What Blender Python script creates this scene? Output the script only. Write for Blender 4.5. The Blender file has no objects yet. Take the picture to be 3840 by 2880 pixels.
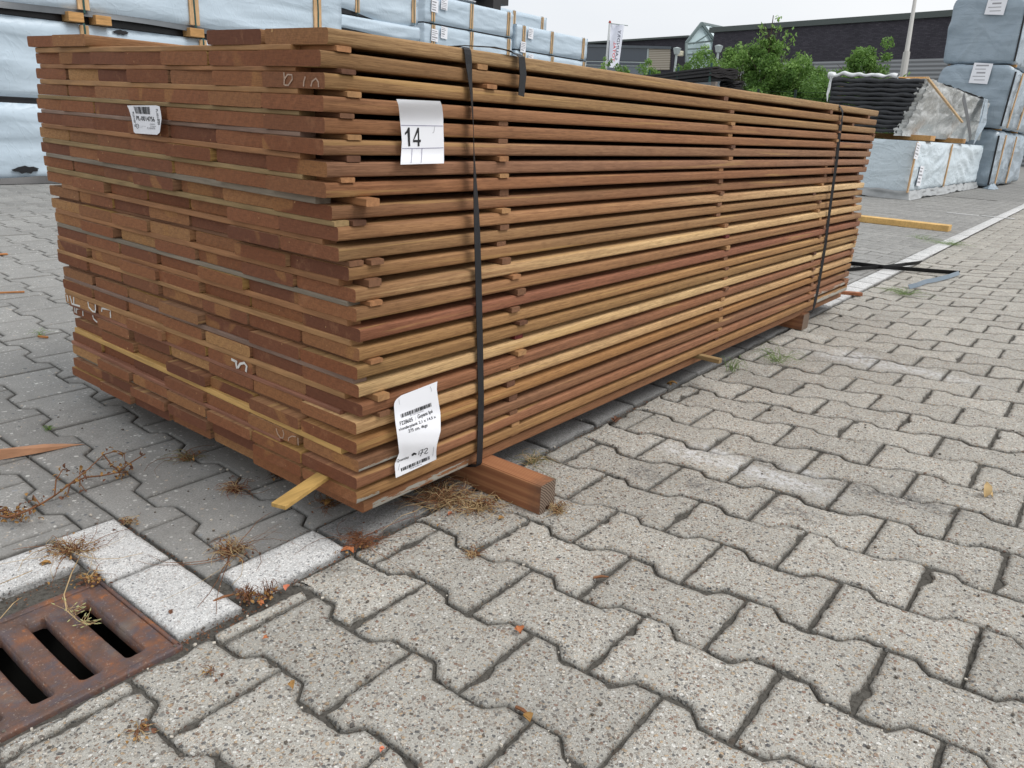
import bpy, bmesh, math, random
from mathutils import Vector, Matrix, noise
random.seed(7)
C = bpy.context.scene.collection
SC = bpy.context.scene

# ------------------------------------------------------------------ camera
CAM = Vector((-0.771744, -0.895234, 0.710900))
YAW, PIT, ROL, FPX = 0.650781, 0.327131, 0.057274, 2906.677
F = Vector((math.cos(YAW) * math.cos(PIT), math.sin(YAW) * math.cos(PIT), -math.sin(PIT)))
_r = Vector((math.sin(YAW), -math.cos(YAW), 0)); _u = _r.cross(F)
RT = _r * math.cos(ROL) + _u * math.sin(ROL)
UP = -_r * math.sin(ROL) + _u * math.cos(ROL)
cam = bpy.data.cameras.new('camera'); cam_o = bpy.data.objects.new('camera', cam); C.objects.link(cam_o)
cam_o.matrix_world = Matrix(((RT.x, UP.x, -F.x, CAM.x), (RT.y, UP.y, -F.y, CAM.y), (RT.z, UP.z, -F.z, CAM.z), (0, 0, 0, 1)))
cam.sensor_width = 36; cam.lens = FPX / 3840 * 36; cam.clip_start = 0.02; cam.clip_end = 2000
SC.camera = cam_o

# ------------------------------------------------------------------ light
SUN_EL, SUN_AZ = math.radians(58), math.radians(-75)      # direction towards the sun (azimuth from +x)
w = bpy.data.worlds.new('World'); SC.world = w; w.use_nodes = True
nt = w.node_tree; nt.nodes.clear()
wo = nt.nodes.new('ShaderNodeOutputWorld'); bg = nt.nodes.new('ShaderNodeBackground')
sky = nt.nodes.new('ShaderNodeTexSky'); sky.sky_type = 'NISHITA'; sky.sun_disc = False
sky.sun_elevation = SUN_EL; sky.sun_rotation = math.pi / 2 - SUN_AZ
sky.dust_density = 6; sky.air_density = 1.2; sky.ozone_density = 1.5
hs = nt.nodes.new('ShaderNodeHueSaturation'); hs.inputs['Saturation'].default_value = 0.12
mx = nt.nodes.new('ShaderNodeMix'); mx.data_type = 'RGBA'; mx.inputs[0].default_value = 0.8
mx.inputs[7].default_value = (5.9, 6.1, 6.35, 1)      # an even layer of cloud
cn = nt.nodes.new('ShaderNodeTexNoise'); cn.inputs['Scale'].default_value = 2.2; cn.inputs['Detail'].default_value = 3; tcw = nt.nodes.new('ShaderNodeTexCoord'); mpw = nt.nodes.new('ShaderNodeMapping'); mpw.inputs['Scale'].default_value = (1, 1, 3)
nt.links.new(tcw.outputs['Generated'], mpw.inputs[0]); nt.links.new(mpw.outputs[0], cn.inputs['Vector']); cr_ = nt.nodes.new('ShaderNodeValToRGB'); cr_.color_ramp.elements[0].position = .3; cr_.color_ramp.elements[0].color = (5.4, 5.65, 6.0, 1); cr_.color_ramp.elements[1].position = .7; cr_.color_ramp.elements[1].color = (6.25, 6.4, 6.55, 1)
nt.links.new(cn.outputs['Fac'], cr_.inputs[0]); nt.links.new(cr_.outputs[0], mx.inputs[7])
nt.links.new(sky.outputs[0], hs.inputs['Color']); nt.links.new(hs.outputs[0], mx.inputs[6])
nt.links.new(mx.outputs[2], bg.inputs[0]); bg.inputs[1].default_value = 0.13
nt.links.new(bg.outputs[0], wo.inputs[0])
sl = bpy.data.lights.new('sun', 'SUN'); sl.energy = 1.3; sl.angle = math.radians(28); sl.color = (1, 0.97, 0.93)
so = bpy.data.objects.new('sun', sl); C.objects.link(so)
sd = Vector((math.cos(SUN_EL) * math.cos(SUN_AZ), math.cos(SUN_EL) * math.sin(SUN_AZ), math.sin(SUN_EL)))
so.rotation_euler = sd.to_track_quat('Z', 'Y').to_euler(); so.location = (0, 0, 20)
SC.view_settings.view_transform = 'Standard'; SC.view_settings.look = 'None'
SC.view_settings.exposure = 0.42; SC.view_settings.gamma = 1; SC.view_settings.use_curve_mapping = False

# ------------------------------------------------------------------ helpers
def ray(px, py): return F + RT * ((px - 1920) / FPX) - UP * ((py - 1440) / FPX)
def atd(px, py, d): return CAM + ray(px, py) * d                 # point at a depth
def atz(px, py, z=0.0):
    d = ray(px, py); return CAM + d * ((z - CAM.z) / d.z)
def aty(px, py, y):
    d = ray(px, py); return CAM + d * ((y - CAM.y) / d.y)
def atx(px, py, x):
    d = ray(px, py); return CAM + d * ((x - CAM.x) / d.x)
def lin(c):
    if isinstance(c, str): c = tuple(int(c[i:i + 2], 16) for i in (0, 2, 4))
    return tuple((v / 255 / 12.92 if v / 255 <= .04045 else ((v / 255 + .055) / 1.055) ** 2.4) for v in c[:3]) + (1,)
def rnd(a, b): return random.uniform(a, b)
def warm(c, s=1.0):
    c = lin(c); return (min(1, c[0] * 1.02 * s), c[1] * 1.0 * s, c[2] * .98 * s, 1)

class MB:
    """collects verts/faces, builds ONE mesh object"""
    def __init__(s): s.v = []; s.f = []; s.m = []
    def add(s, vs, fs, m=0):
        n = len(s.v); s.v += [tuple(v) for v in vs]; s.f += [tuple(i + n for i in f) for f in fs]; s.m += [m] * len(fs); return s
    def box(s, c, d, M=None, m=0, bev=0):
        x, y, z = d[0] / 2, d[1] / 2, d[2] / 2
        if bev:
            b = min(bev, x * .9, y * .9, z * .9); vs = []
            bm = bmesh.new(); bmesh.ops.create_cube(bm, size=1)
            for v in bm.verts: v.co = Vector((v.co.x * d[0], v.co.y * d[1], v.co.z * d[2]))
            bmesh.ops.bevel(bm, geom=list(bm.edges), offset=b, segments=2, affect='EDGES', profile=.5)
            bm.verts.index_update()
            vs = [v.co.copy() for v in bm.verts]; fs = [[v.index for v in f.verts] for f in bm.faces]; bm.free()
        else:
            vs = [Vector((i, j, k)) for i in (-x, x) for j in (-y, y) for k in (-z, z)]
            fs = [(0, 1, 3, 2), (4, 6, 7, 5), (0, 4, 5, 1), (2, 3, 7, 6), (0, 2, 6, 4), (1, 5, 7, 3)]
        c = Vector(c)
        vs = [(M @ v if M else v) + c for v in vs]
        return s.add(vs, fs, m)
    def beam(s, a, b, wd, th, up=(0, 0, 1), m=0, bev=0):
        a, b = Vector(a), Vector(b); d = (b - a); L = d.length; d.normalize(); up = Vector(up)
        sx = d.cross(up).normalized(); uz = sx.cross(d).normalized()
        M = Matrix((d, sx, uz)).transposed()
        return s.box((a + b) / 2, (L, wd, th), M, m, bev)
    def tube(s, pts, r, n=6, m=0, caps=True):
        pts = [Vector(p) for p in pts]; rs = r if isinstance(r, (list, tuple)) else [r] * len(pts)
        vs = []; ref = Vector((0.31, 0.17, 0.93)).normalized()
        for i, p in enumerate(pts):
            t = (pts[min(i + 1, len(pts) - 1)] - pts[max(i - 1, 0)])
            t = t.normalized() if t.length > 1e-9 else Vector((0, 0, 1))
            a = t.cross(ref)
            if a.length < .05: a = t.cross(Vector((1, 0, 0)))
            a.normalize(); b = t.cross(a)
            for k in range(n):
                q = 2 * math.pi * k / n; vs.append(p + (a * math.cos(q) + b * math.sin(q)) * rs[i])
        fs = [(i * n + k, i * n + (k + 1) % n, (i + 1) * n + (k + 1) % n, (i + 1) * n + k) for i in range(len(pts) - 1) for k in range(n)]
        if caps: fs += [tuple(range(n))[::-1], tuple((len(pts) - 1) * n + k for k in range(n))]
        return s.add(vs, fs, m)
    def ribbon(s, pts, wdirs, w, th, m=0):
        """flat band with a thickness; wdirs = width direction at each point"""
        pts = [Vector(p) for p in pts]; vs = []
        for i, p in enumerate(pts):
            t = (pts[min(i + 1, len(pts) - 1)] - pts[max(i - 1, 0)]).normalized()
            wd = Vector(wdirs[i]); wd = (wd - t * wd.dot(t)).normalized(); n = t.cross(wd)
            for a, b in ((-1, -1), (1, -1), (1, 1), (-1, 1)): vs.append(p + wd * (a * w / 2) + n * (b * th / 2))
        k = len(pts); fs = [(i * 4 + j, i * 4 + (j + 1) % 4, i * 4 + 4 + (j + 1) % 4, i * 4 + 4 + j) for i in range(k - 1) for j in range(4)]
        fs += [(3, 2, 1, 0), (k * 4 - 4, k * 4 - 3, k * 4 - 2, k * 4 - 1)]
        return s.add(vs, fs, m)
    def grid(s, fn, nu, nv, m=0, flip=False):
        vs = [fn(i / nu, j / nv) for j in range(nv + 1) for i in range(nu + 1)]
        fs = []
        for j in range(nv):
            for i in range(nu):
                a = j * (nu + 1) + i; q = (a, a + 1, a + nu + 2, a + nu + 1); fs.append(q[::-1] if flip else q)
        return s.add(vs, fs, m)
    def mesh(s, name, mats, smooth=False):
        me = bpy.data.meshes.new(name); me.from_pydata(s.v, [], s.f)
        for mt in (mats if isinstance(mats, (list, tuple)) else [mats]): me.materials.append(mt)
        if any(s.m): me.polygons.foreach_set('material_index', s.m)
        if smooth: me.polygons.foreach_set('use_smooth', [True] * len(me.polygons))
        me.update(); return me
    def build(s, name, mats, parent=None, smooth=False, loc=None):
        """the verts are world coordinates; loc moves the origin there"""
        if parent is not None and loc is None: loc = parent.get('_o', None)
        off = Vector(loc) if loc is not None else None
        if off is not None: s.v = [(a - off.x, b - off.y, c - off.z) for a, b, c in s.v]
        o = bpy.data.objects.new(name, s.mesh(name, mats, smooth)); C.objects.link(o)
        if parent is not None:
            o.parent = parent
            if off is not None: o['_o'] = list(off)
        elif off is not None: o.location = off; o['_o'] = list(off)
        return o
def tag(o, label=None, cat=None, group=None, kind=None):
    if label: o['label'] = label
    if cat: o['category'] = cat
    if group: o['group'] = group
    if kind: o['kind'] = kind
    return o
def empty(name, loc, label, cat, group=None):
    o = bpy.data.objects.new(name, None); C.objects.link(o); o.location = loc; o['_o'] = list(loc); o.empty_display_size = .1
    return tag(o, label, cat, group)

# ------------------------------------------------------------------ materials
class Mat:
    def __init__(s, name, rough=.6, spec=.5):
        s.m = bpy.data.materials.new(name); s.m.use_nodes = True; s.t = s.m.node_tree
        s.b = s.t.nodes['Principled BSDF']; s.b.inputs['Roughness'].default_value = rough
        s.b.inputs['Specular IOR Level'].default_value = spec
        s._co = None
    def n(s, ty, **kw):
        x = s.t.nodes.new(ty)
        for k, v in kw.items(): setattr(x, k, v)
        return x
    def l(s, a, b): s.t.links.new(a, b)
    def co(s, kind='Object', scale=(1, 1, 1), rot=(0, 0, 0), rand=False):
        tc = s.n('ShaderNodeTexCoord'); mp = s.n('ShaderNodeMapping'); mp.inputs['Scale'].default_value = scale; mp.inputs['Rotation'].default_value = rot
        src = tc.outputs[kind]
        if rand:
            oi = s.n('ShaderNodeObjectInfo'); ml = s.n('ShaderNodeMath', operation='MULTIPLY'); ml.inputs[1].default_value = 37.0
            s.l(oi.outputs['Random'], ml.inputs[0]); cx = s.n('ShaderNodeCombineXYZ')
            for i in range(3): s.l(ml.outputs[0], cx.inputs[i])
            ad = s.n('ShaderNodeVectorMath', operation='ADD'); s.l(src, ad.inputs[0]); s.l(cx.outputs[0], ad.inputs[1]); src = ad.outputs[0]
        s.l(src, mp.inputs[0]); return mp.outputs[0]
    def noise(s, vec, sc, det=3, rough=.55, dist=0):
        x = s.n('ShaderNodeTexNoise'); x.inputs['Scale'].default_value = sc; x.inputs['Detail'].default_value = det
        x.inputs['Roughness'].default_value = rough; x.inputs['Distortion'].default_value = dist; s.l(vec, x.inputs['Vector']); return x.outputs['Fac']
    def vor(s, vec, sc, feat='F1', rnd_=1):
        x = s.n('ShaderNodeTexVoronoi', feature=feat); x.inputs['Scale'].default_value = sc; x.inputs['Randomness'].default_value = rnd_; s.l(vec, x.inputs['Vector']); return x
    def ramp(s, fac, stops, interp='LINEAR'):
        x = s.n('ShaderNodeValToRGB'); x.color_ramp.interpolation = interp; e = x.color_ramp.elements
        while len(e) < len(stops): e.new(.5)
        for i, (p_, c_) in enumerate(stops):
            e[i].position = p_; e[i].color = c_ if isinstance(c_, tuple) else (c_, c_, c_, 1)
        s.l(fac, x.inputs[0]); return x.outputs[0]
    def mix(s, fac, a, b, mode='MIX'):
        x = s.n('ShaderNodeMix', data_type='RGBA', blend_type=mode)
        for inp, v in ((x.inputs[0], fac), (x.inputs[6], a), (x.inputs[7], b)):
            if isinstance(v, (int, float)): inp.default_value = v if inp == x.inputs[0] else (v, v, v, 1)
            elif isinstance(v, tuple): inp.default_value = v
            else: s.l(v, inp)
        return x.outputs[2]
    def math(s, op, a, b=0.0):
        x = s.n('ShaderNodeMath', operation=op)
        for i, v in enumerate((a, b)):
            if isinstance(v, (int, float)): x.inputs[i].default_value = v
            else: s.l(v, x.inputs[i])
        return x.outputs[0]
    def col(s, c):
        if isinstance(c, tuple): s.b.inputs['Base Color'].default_value = c
        else: s.l(c, s.b.inputs['Base Color'])
        return s
    def bump(s, h, strength=.3, dist=.002):
        x = s.n('ShaderNodeBump'); x.inputs['Strength'].default_value = strength; x.inputs['Distance'].default_value = dist
        s.l(h, x.inputs['Height']); s.l(x.outputs[0], s.b.inputs['Normal']); return s
    def rough(s, v): s.l(v, s.b.inputs['Roughness']); return s

def plain(name, c, rough=.6, var=.12, sc=12, spec=.4):
    m = Mat(name, rough, spec); v = m.co(rand=True); f = m.noise(v, sc, 4)
    m.col(m.mix(f, tuple(x * (1 - var * 2) for x in c[:3]) + (1,), tuple(min(1, x * (1 + var * 2)) for x in c[:3]) + (1,)))
    m.bump(f, .2, .002); return m.m

def wood_side():
    m = Mat('hardwood', .62, .35); oi = m.n('ShaderNodeObjectInfo')
    v = m.co(scale=(1, 1, 1), rand=True)
    mp = m.n('ShaderNodeMapping'); mp.inputs['Scale'].default_value = (2.2, 55, 130); m.l(v, mp.inputs[0])
    g = m.noise(mp.outputs[0], 2.2, 5, .6, .6)
    mp2 = m.n('ShaderNodeMapping'); mp2.inputs['Scale'].default_value = (9, 160, 420); m.l(v, mp2.inputs[0])
    g2 = m.noise(mp2.outputs[0], 2.0, 3, .6)
    big = m.noise(v, 2.0, 2)
    base = m.mix(m.ramp(g, [(.3, 0.0), (.7, 1.0)]), m.mix(1.0, oi.outputs['Color'], (.64, .60, .56, 1), 'MULTIPLY'), m.mix(1.0, oi.outputs['Color'], (1.22, 1.22, 1.18, 1), 'MULTIPLY'))
    base = m.mix(m.math('MULTIPLY', m.ramp(g2, [(.42, 1.0), (.62, 0.0)]), .28), base, m.mix(1.0, oi.outputs['Color'], (.45, .40, .36, 1), 'MULTIPLY'))
    mp4 = m.n('ShaderNodeMapping'); mp4.inputs['Scale'].default_value = (42, 620, 620); m.l(v, mp4.inputs[0])
    g3 = m.noise(mp4.outputs[0], 1.0, 2, .5)
    base = m.mix(m.math('MULTIPLY', m.ramp(g3, [(.36, 1.0), (.46, 0.0)]), .42), base, m.mix(1.0, oi.outputs['Color'], (.34, .28, .24, 1), 'MULTIPLY'))
    base = m.mix(m.math('MULTIPLY', m.ramp(g3, [(.60, 0.0), (.72, 1.0)]), .30), base, m.mix(1.0, oi.outputs['Color'], (1.5, 1.45, 1.35, 1), 'MULTIPLY'))
    bl = m.noise(v, 11, 4, .7); base = m.mix(m.ramp(bl, [(.30, .35), (.46, 0.0)]), base, m.mix(1.0, oi.outputs['Color'], (.5, .44, .40, 1), 'MULTIPLY'))
    # sapwood streaks
    mp3 = m.n('ShaderNodeMapping'); mp3.inputs['Scale'].default_value = (.8, 16, 40); m.l(v, mp3.inputs[0])
    s_ = m.noise(mp3.outputs[0], 2.0, 3, .5, .8)
    base = m.mix(m.math('MULTIPLY', m.ramp(s_, [(.60, 0.0), (.68, 1.0)]), .35), base, lin('c9a468'))
    base = m.mix(m.ramp(big, [(.35, .16), (.65, 0.0)]), base, lin('9a6238'))
    m.col(base); m.b.inputs['Roughness'].default_value = .78; m.bump(m.math('ADD', g2, g3), .5, .0009); return m.m
def wood_end():
    m = Mat('hardwood_end_grain', .72, .25); oi = m.n('ShaderNodeObjectInfo')
    v = m.co(rand=True)
    base = m.ramp(oi.outputs['Random'], [(0, lin('6e4431')), (.12, lin('7c4e37')), (.25, lin('925f40')), (.38, lin('79492f')), (.5, lin('9a6845')), (.62, lin('8a5638')), (.72, lin('a3744b')), (.82, lin('7e5038')), (.92, lin('b58a5a')), (1, lin('8b5a3f'))])
    wv = m.n('ShaderNodeTexWave', wave_type='RINGS', rings_direction='X'); wv.inputs['Scale'].default_value = 22; wv.inputs['Distortion'].default_value = 4
    wv.inputs['Detail'].default_value = 3; wv.inputs['Detail Scale'].default_value = 1.2; m.l(v, wv.inputs['Vector'])
    base = m.mix(m.math('MULTIPLY', wv.outputs['Fac'], .10), base, lin('4c2c20'))
    s_ = m.noise(v, 7, 1.5, .4, .9)
    base = m.mix(m.math('MULTIPLY', m.ramp(s_, [(.655, 0.0), (.68, 1.0)]), .5), base, lin('ab7d4c'))
    mpe = m.n('ShaderNodeMapping'); mpe.inputs['Scale'].default_value = (1, 60, 700); mpe.inputs['Rotation'].default_value = (.5, 0, 0); m.l(v, mpe.inputs[0]); sw = m.noise(mpe.outputs[0], 1.0, 3, .6)
    base = m.mix(m.ramp(sw, [(.35, .3), (.55, 0.0)]), base, lin('53321f'))
    cl = m.noise(v, 24, 4, .7); base = m.mix(m.ramp(cl, [(.58, 0.0), (.7, .3)]), base, lin('a87a58'))
    f = m.noise(v, 260, 3)
    base = m.mix(m.ramp(f, [(.35, .25), (.6, 0.0)]), base, lin('4a2c20'))
    sp = m.noise(v, 90, 1); base = m.mix(m.ramp(sp, [(.77, 0.0), (.80, .7)]), base, lin('c7a070'))
    m.col(base); m.bump(f, .25, .0006); return m.m
WOOD, WEND = wood_side(), wood_end()

def strip_wood(name, c, grain=(6, 60, 60), dark=.6):
    m = Mat(name, .7, .25); v = m.co(rand=True)
    mp = m.n('ShaderNodeMapping'); mp.inputs['Scale'].default_value = grain; m.l(v, mp.inputs[0])
    g = m.noise(mp.outputs[0], 2.0, 4, .6, .4); b = m.noise(v, 7, 2)
    k = m.mix(m.ramp(g, [(.3, 0.0), (.7, 1.0)]), tuple(x * dark for x in c[:3]) + (1,), tuple(min(1, x * 1.15) for x in c[:3]) + (1,))
    k = m.mix(m.ramp(b, [(.35, .35), (.6, 0.0)]), k, tuple(x * .5 for x in c[:3]) + (1,))
    m.col(k); m.bump(g, .3, .001); return m.m

def wrap_mat(name, c, c2, rough=.38, crk=.04):
    m = Mat(name, rough, .5); v = m.co('Object')
    mp = m.n('ShaderNodeMapping'); mp.inputs['Scale'].default_value = (.7, .7, 3.4); mp.inputs['Rotation'].default_value = (.1, .12, 0); m.l(v, mp.inputs[0])
    a = m.noise(mp.outputs[0], 1.7, 1.5, .4, .6); b = m.noise(v, 1.3, 2)
    k = m.mix(b, c, c2); d = m.noise(v, 40, 3)
    k = m.mix(m.ramp(d, [(.62, 0.0), (.75, .25)]), k, lin('8a8f92'))
    rg = m.n('ShaderNodeMapping'); rg.inputs['Scale'].default_value = (1.1, 1.1, 3.0); rg.inputs['Rotation'].default_value = (.3, .45, 0); m.l(v, rg.inputs[0]); r1 = m.noise(rg.outputs[0], 1.6, 3, .45, 1.4)
    rg2 = m.n('ShaderNodeMapping'); rg2.inputs['Scale'].default_value = (2.0, 2.0, 1.0); rg2.inputs['Rotation'].default_value = (.2, -.6, .4); m.l(v, rg2.inputs[0]); r2 = m.noise(rg2.outputs[0], 2.3, 2, .4, 2.2)
    cr = m.math('ADD', m.ramp(m.math('ABSOLUTE', m.math('SUBTRACT', r1, .5)), [(0, 1.0), (.05, .35), (.12, 0.0)]), m.ramp(m.math('ABSOLUTE', m.math('SUBTRACT', r2, .5)), [(0, .7), (.03, .2), (.07, 0.0)]))
    m.col(k); m.bump(m.math('ADD', a, m.math('MULTIPLY', cr, crk)), .6, .05); return m.m
WRAP = wrap_mat('plastic_wrap', lin('aabbc8'), lin('c0ced9'))
WRAPD = wrap_mat('grey_plastic_wrap', lin('84939f'), lin('97a5b0'), .26, .10)
BLACKF = plain('black_foil', (.012, .012, .014, 1), .35, .3)
DARKW = plain('dark_core', (.02, .016, .012, 1), .8)
PINE = strip_wood('pine', lin('d3ae84'), (40, 40, 4))
PINEX = strip_wood('pine_along', lin('c99a63'), (4, 40, 40))
GSTRAP = plain('green_strap', (.02, .07, .06, 1), .4)
BSTRAP = None
def band_mat():
    m = Mat('black_strap', .55, .35); v = m.co(); wv = m.n('ShaderNodeTexWave', wave_type='BANDS', bands_direction='Z'); wv.inputs['Scale'].default_value = 260; m.l(v, wv.inputs['Vector'])
    m.col(m.mix(m.noise(v, 30, 2), (.006, .006, .007, 1), (.018, .018, .021, 1))); m.bump(wv.outputs['Fac'], .4, .0005); return m.m
BSTRAP = band_mat()
GSTR = plain('grey_strap', (.12, .16, .2, 1), .35)
PAPER = Mat('white_paper', .75, .2); PAPER.col(PAPER.mix(PAPER.noise(PAPER.co(), 8, 2), lin('e3e4ea'), lin('edeef2'))); PAPER = PAPER.m
INK = plain('black_ink', (.015, .015, .017, 1), .7, 0); INKG = plain('grey_ink', (.33, .33, .35, 1), .7, 0); INKB = plain('violet_ink', (.05, .03, .16, 1), .7, 0)
CHALK = plain('chalk', lin('b39a88'), .9, .2, 60); WPAINT = plain('white_paint', lin('d8d6d2'), .7, .1, 50)
# per layer (bottom first): x near, y near, y far, z near, z far, x left, z left, extra width
POSE = [
    (0.0200, 0.0093, 0.0195, 0.0623, 0.0550, -0.0007, 0.0631, -0.0001),
    (-0.0055, -0.0026, -0.0063, 0.0935, 0.0936, -0.0002, 0.0895, -0.0013),
    (-0.0088, -0.0068, -0.0082, 0.1226, 0.1259, 0.0001, 0.1223, -0.0009),
    (-0.0023, -0.0044, -0.0030, 0.1510, 0.1551, 0.0058, 0.1530, 0.0003),
    (-0.0061, -0.0046, -0.0047, 0.1843, 0.1897, 0.0144, 0.1861, -0.0013),
    (-0.0042, -0.0021, -0.0048, 0.2170, 0.2173, 0.0144, 0.2153, -0.0005),
    (0.0059, -0.0055, -0.0032, 0.2461, 0.2500, -0.0002, 0.2470, -0.0002),
    (0.0030, -0.0008, -0.0047, 0.2788, 0.2784, 0.0009, 0.2809, 0.0010),
    (-0.0014, -0.0024, -0.0067, 0.3102, 0.3096, 0.0040, 0.3107, -0.0005),
    (0.0058, 0.0002, -0.0040, 0.3390, 0.3379, -0.0024, 0.3434, 0.0010),
    (0.0061, -0.0018, -0.0046, 0.3705, 0.3689, 0.0002, 0.3732, 0.0014),
    (0.0002, -0.0004, -0.0053, 0.4040, 0.4023, 0.0043, 0.4039, 0.0001),
    (0.0013, 0.0026, -0.0002, 0.4335, 0.4338, 0.0040, 0.4348, 0.0001),
    (-0.0050, 0.0100, 0.0030, 0.4668, 0.4652, 0.0035, 0.4662, -0.0000),
    (-0.0208, 0.0130, 0.0033, 0.4968, 0.4967, 0.0042, 0.4942, 0.0001),
    (-0.0251, 0.0086, 0.0001, 0.5282, 0.5258, 0.0009, 0.5256, -0.0004),
    (-0.0289, 0.0169, 0.0083, 0.5580, 0.5568, 0.0015, 0.5580, 0.0003),
    (-0.0442, 0.0106, -0.0028, 0.5911, 0.5899, -0.0024, 0.5883, 0.0005),
    (-0.0423, 0.0091, -0.0051, 0.6200, 0.6191, -0.0015, 0.6199, 0.0010),
    (-0.0489, 0.0077, -0.0082, 0.6505, 0.6500, -0.0028, 0.6503, 0.0012),
    (-0.0446, 0.0093, -0.0085, 0.6796, 0.6806, 0.0005, 0.6794, 0.0013),
    (-0.0486, 0.0060, -0.0099, 0.7081, 0.7113, 0.0035, 0.7093, 0.0001),
    (-0.0439, 0.0080, -0.0072, 0.7379, 0.7399, 0.0060, 0.7411, -0.0002),
    (-0.0471, 0.0113, -0.0060, 0.7663, 0.7718, 0.0111, 0.7715, -0.0000),
    (-0.0339, 0.0116, -0.0038, 0.7957, 0.8066, -0.0013, 0.8038, 0.0010),
]
# ------------------------------------------------------------------ GROUND
def kerb_y(x): return 0.012 + 0.0168 * x          # lower edge of the white line; stones are 0.1 wide
def paver_mat(name, cem, stones, sc, amt, marks=False, rough_=.85, bmp=.5, tones=(.90, 1.10)):
    m = Mat(name, rough_, .25); v = m.co()
    at_ = m.n('ShaderNodeVertexColor', layer_name='tone'); sp = m.n('ShaderNodeSeparateColor'); m.l(at_.outputs[0], sp.inputs[0])
    wv = m.n('ShaderNodeTexNoise'); wv.inputs['Scale'].default_value = sc * .6; m.l(v, wv.inputs['Vector'])
    ad = m.n('ShaderNodeMix', data_type='VECTOR'); ad.inputs[0].default_value = .006; m.l(v, ad.inputs[4]); m.l(wv.outputs['Color'], ad.inputs[5])
    fine = m.noise(v, sc * 2.6, 3, .7); mid = m.noise(v, 26, 4, .65); big = m.noise(v, 5, 3, .6)
    base = m.mix(m.ramp(fine, [(.3, 0.0), (.7, 1.0)]), tuple(x * .66 for x in cem[:3]) + (1,), tuple(min(1, x * 1.28) for x in cem[:3]) + (1,))
    base = m.mix(m.ramp(mid, [(.3, .35), (.6, 0.0)]), base, tuple(x * .62 for x in cem[:3]) + (1,))
    hs_ = None
    for i, (s_, th, a_) in enumerate(((sc * 1.8, .42, amt), (sc, .38, amt), (sc * .6, .30, amt * .75))):
        vo = m.vor(ad.outputs[1], s_); sv = m.n('ShaderNodeSeparateColor'); m.l(vo.outputs['Color'], sv.inputs[0])
        stn = m.ramp(sv.outputs[0], stones, 'CONSTANT')
        pick = m.ramp(sv.outputs[1], [(1 - a_, 0.0), (1 - a_ + .01, 1.0)])
        inside = m.ramp(vo.outputs['Distance'], [(th, 1.0), (th + .07, 0.0)])
        k = m.math('MULTIPLY', pick, inside); base = m.mix(m.math('MULTIPLY', k, (.78, .84, .84)[i]), base, stn)
        hs_ = k if hs_ is None else m.math('ADD', hs_, k)
    base = m.mix(m.ramp(big, [(.35, .22), (.6, 0.0)]), base, tuple(x * .6 for x in cem[:3]) + (1,))
    if marks:
        g = m.n('ShaderNodeNewGeometry')
        for (cx, cy, ax, ay, an, wh) in MARKS:
            mp = m.n('ShaderNodeMapping', vector_type='TEXTURE'); mp.inputs['Location'].default_value = (cx, cy, 0); mp.inputs['Scale'].default_value = (ax, ay, 1); mp.inputs['Rotation'].default_value = (0, 0, an)
            m.l(g.outputs['Position'], mp.inputs[0]); ln = m.n('ShaderNodeVectorMath', operation='LENGTH'); m.l(mp.outputs[0], ln.inputs[0])
            e = m.ramp(ln.outputs['Value'], [(.3, 1.0), (1.0, 0.0)])
            nn = m.ramp(m.noise(v, 60, 4, .7), [(.42, 0.0), (.58, 1.0)])
            base = m.mix(m.math('MULTIPLY', m.math('MULTIPLY', e, nn), .85 if wh else .55), base, (.66, .66, .66, 1) if wh else (.07, .07, .075, 1))
    # per block tone, grime on the rims
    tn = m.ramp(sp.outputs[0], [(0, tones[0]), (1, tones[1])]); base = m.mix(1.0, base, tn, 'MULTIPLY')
    gr = m.math('MULTIPLY', m.ramp(sp.outputs[1], [(0, 0.0), (1, 1.0)]), m.ramp(m.noise(v, 45, 4, .7), [(.25, .45), (.6, 1.0)]))
    base = m.mix(m.math('MULTIPLY', gr, .66), base, (.07, .066, .058, 1))
    m.col(base); h = m.math('ADD', m.math('MULTIPLY', hs_, .6), fine); m.bump(m.math('ADD', h, m.math('MULTIPLY', mid, .6)), bmp, .0022); return m.m
MARKS = []
for (px, py, ax, ay, an, wh) in ((2574, 1700, .05, .12, 0, 1), (2690, 1695, .03, .09, 0, 1), (2810, 1766, .05, .12, 0, 1), (2945, 1803, .05, .16, 0, 1), (3030, 1775, .03, .07, 0, 1),
        (3170, 1348, .06, .2, 0, 1), (3385, 1378, .06, .35, 0, 1), (3210, 1328, .05, .1, 0, 1),
        (2632, 1824, .05, .07, 0, 0), (2420, 1775, .05, .06, 0, 0), (2985, 1920, .05, .09, 0, 0), (3460, 1890, .06, .12, 0, 0), (3250, 1850, .05, .1, 0, 0), (2870, 1730, .05, .08, 0, 0)):
    g_ = atz(px, py); MARKS.append((g_.x, g_.y, ax, ay, an, wh))
ST_F = [(0, lin('8d7765')), (.10, lin('c6bcae')), (.26, lin('7a7068')), (.36, lin('b39a7c')), (.44, lin('dcdad4')), (.60, lin('4e4f52')), (.71, lin('9c958c')), (.84, lin('cbc5b9')), (.95, lin('84604e'))]
ST_B = [(0, lin('b5b4b0')), (.45, lin('cfcfca')), (.6, lin('8a8d90')), (.75, lin('5c6064')), (.9, lin('b0a494'))]
ST_K = [(0, lin('f0f0ee')), (.35, lin('8d8d8f')), (.5, lin('e9e8e6')), (.7, lin('5f6062')), (.8, lin('b9b5b0')), (.9, lin('a99c94'))]
PAVF = paver_mat('worn_exposed_aggregate', lin('b3b0a8'), ST_F, 190, .62, True, bmp=.9)
PAVB = paver_mat('grey_concrete', lin('8f8e8b'), ST_B, 130, .07, bmp=.3)
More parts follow.
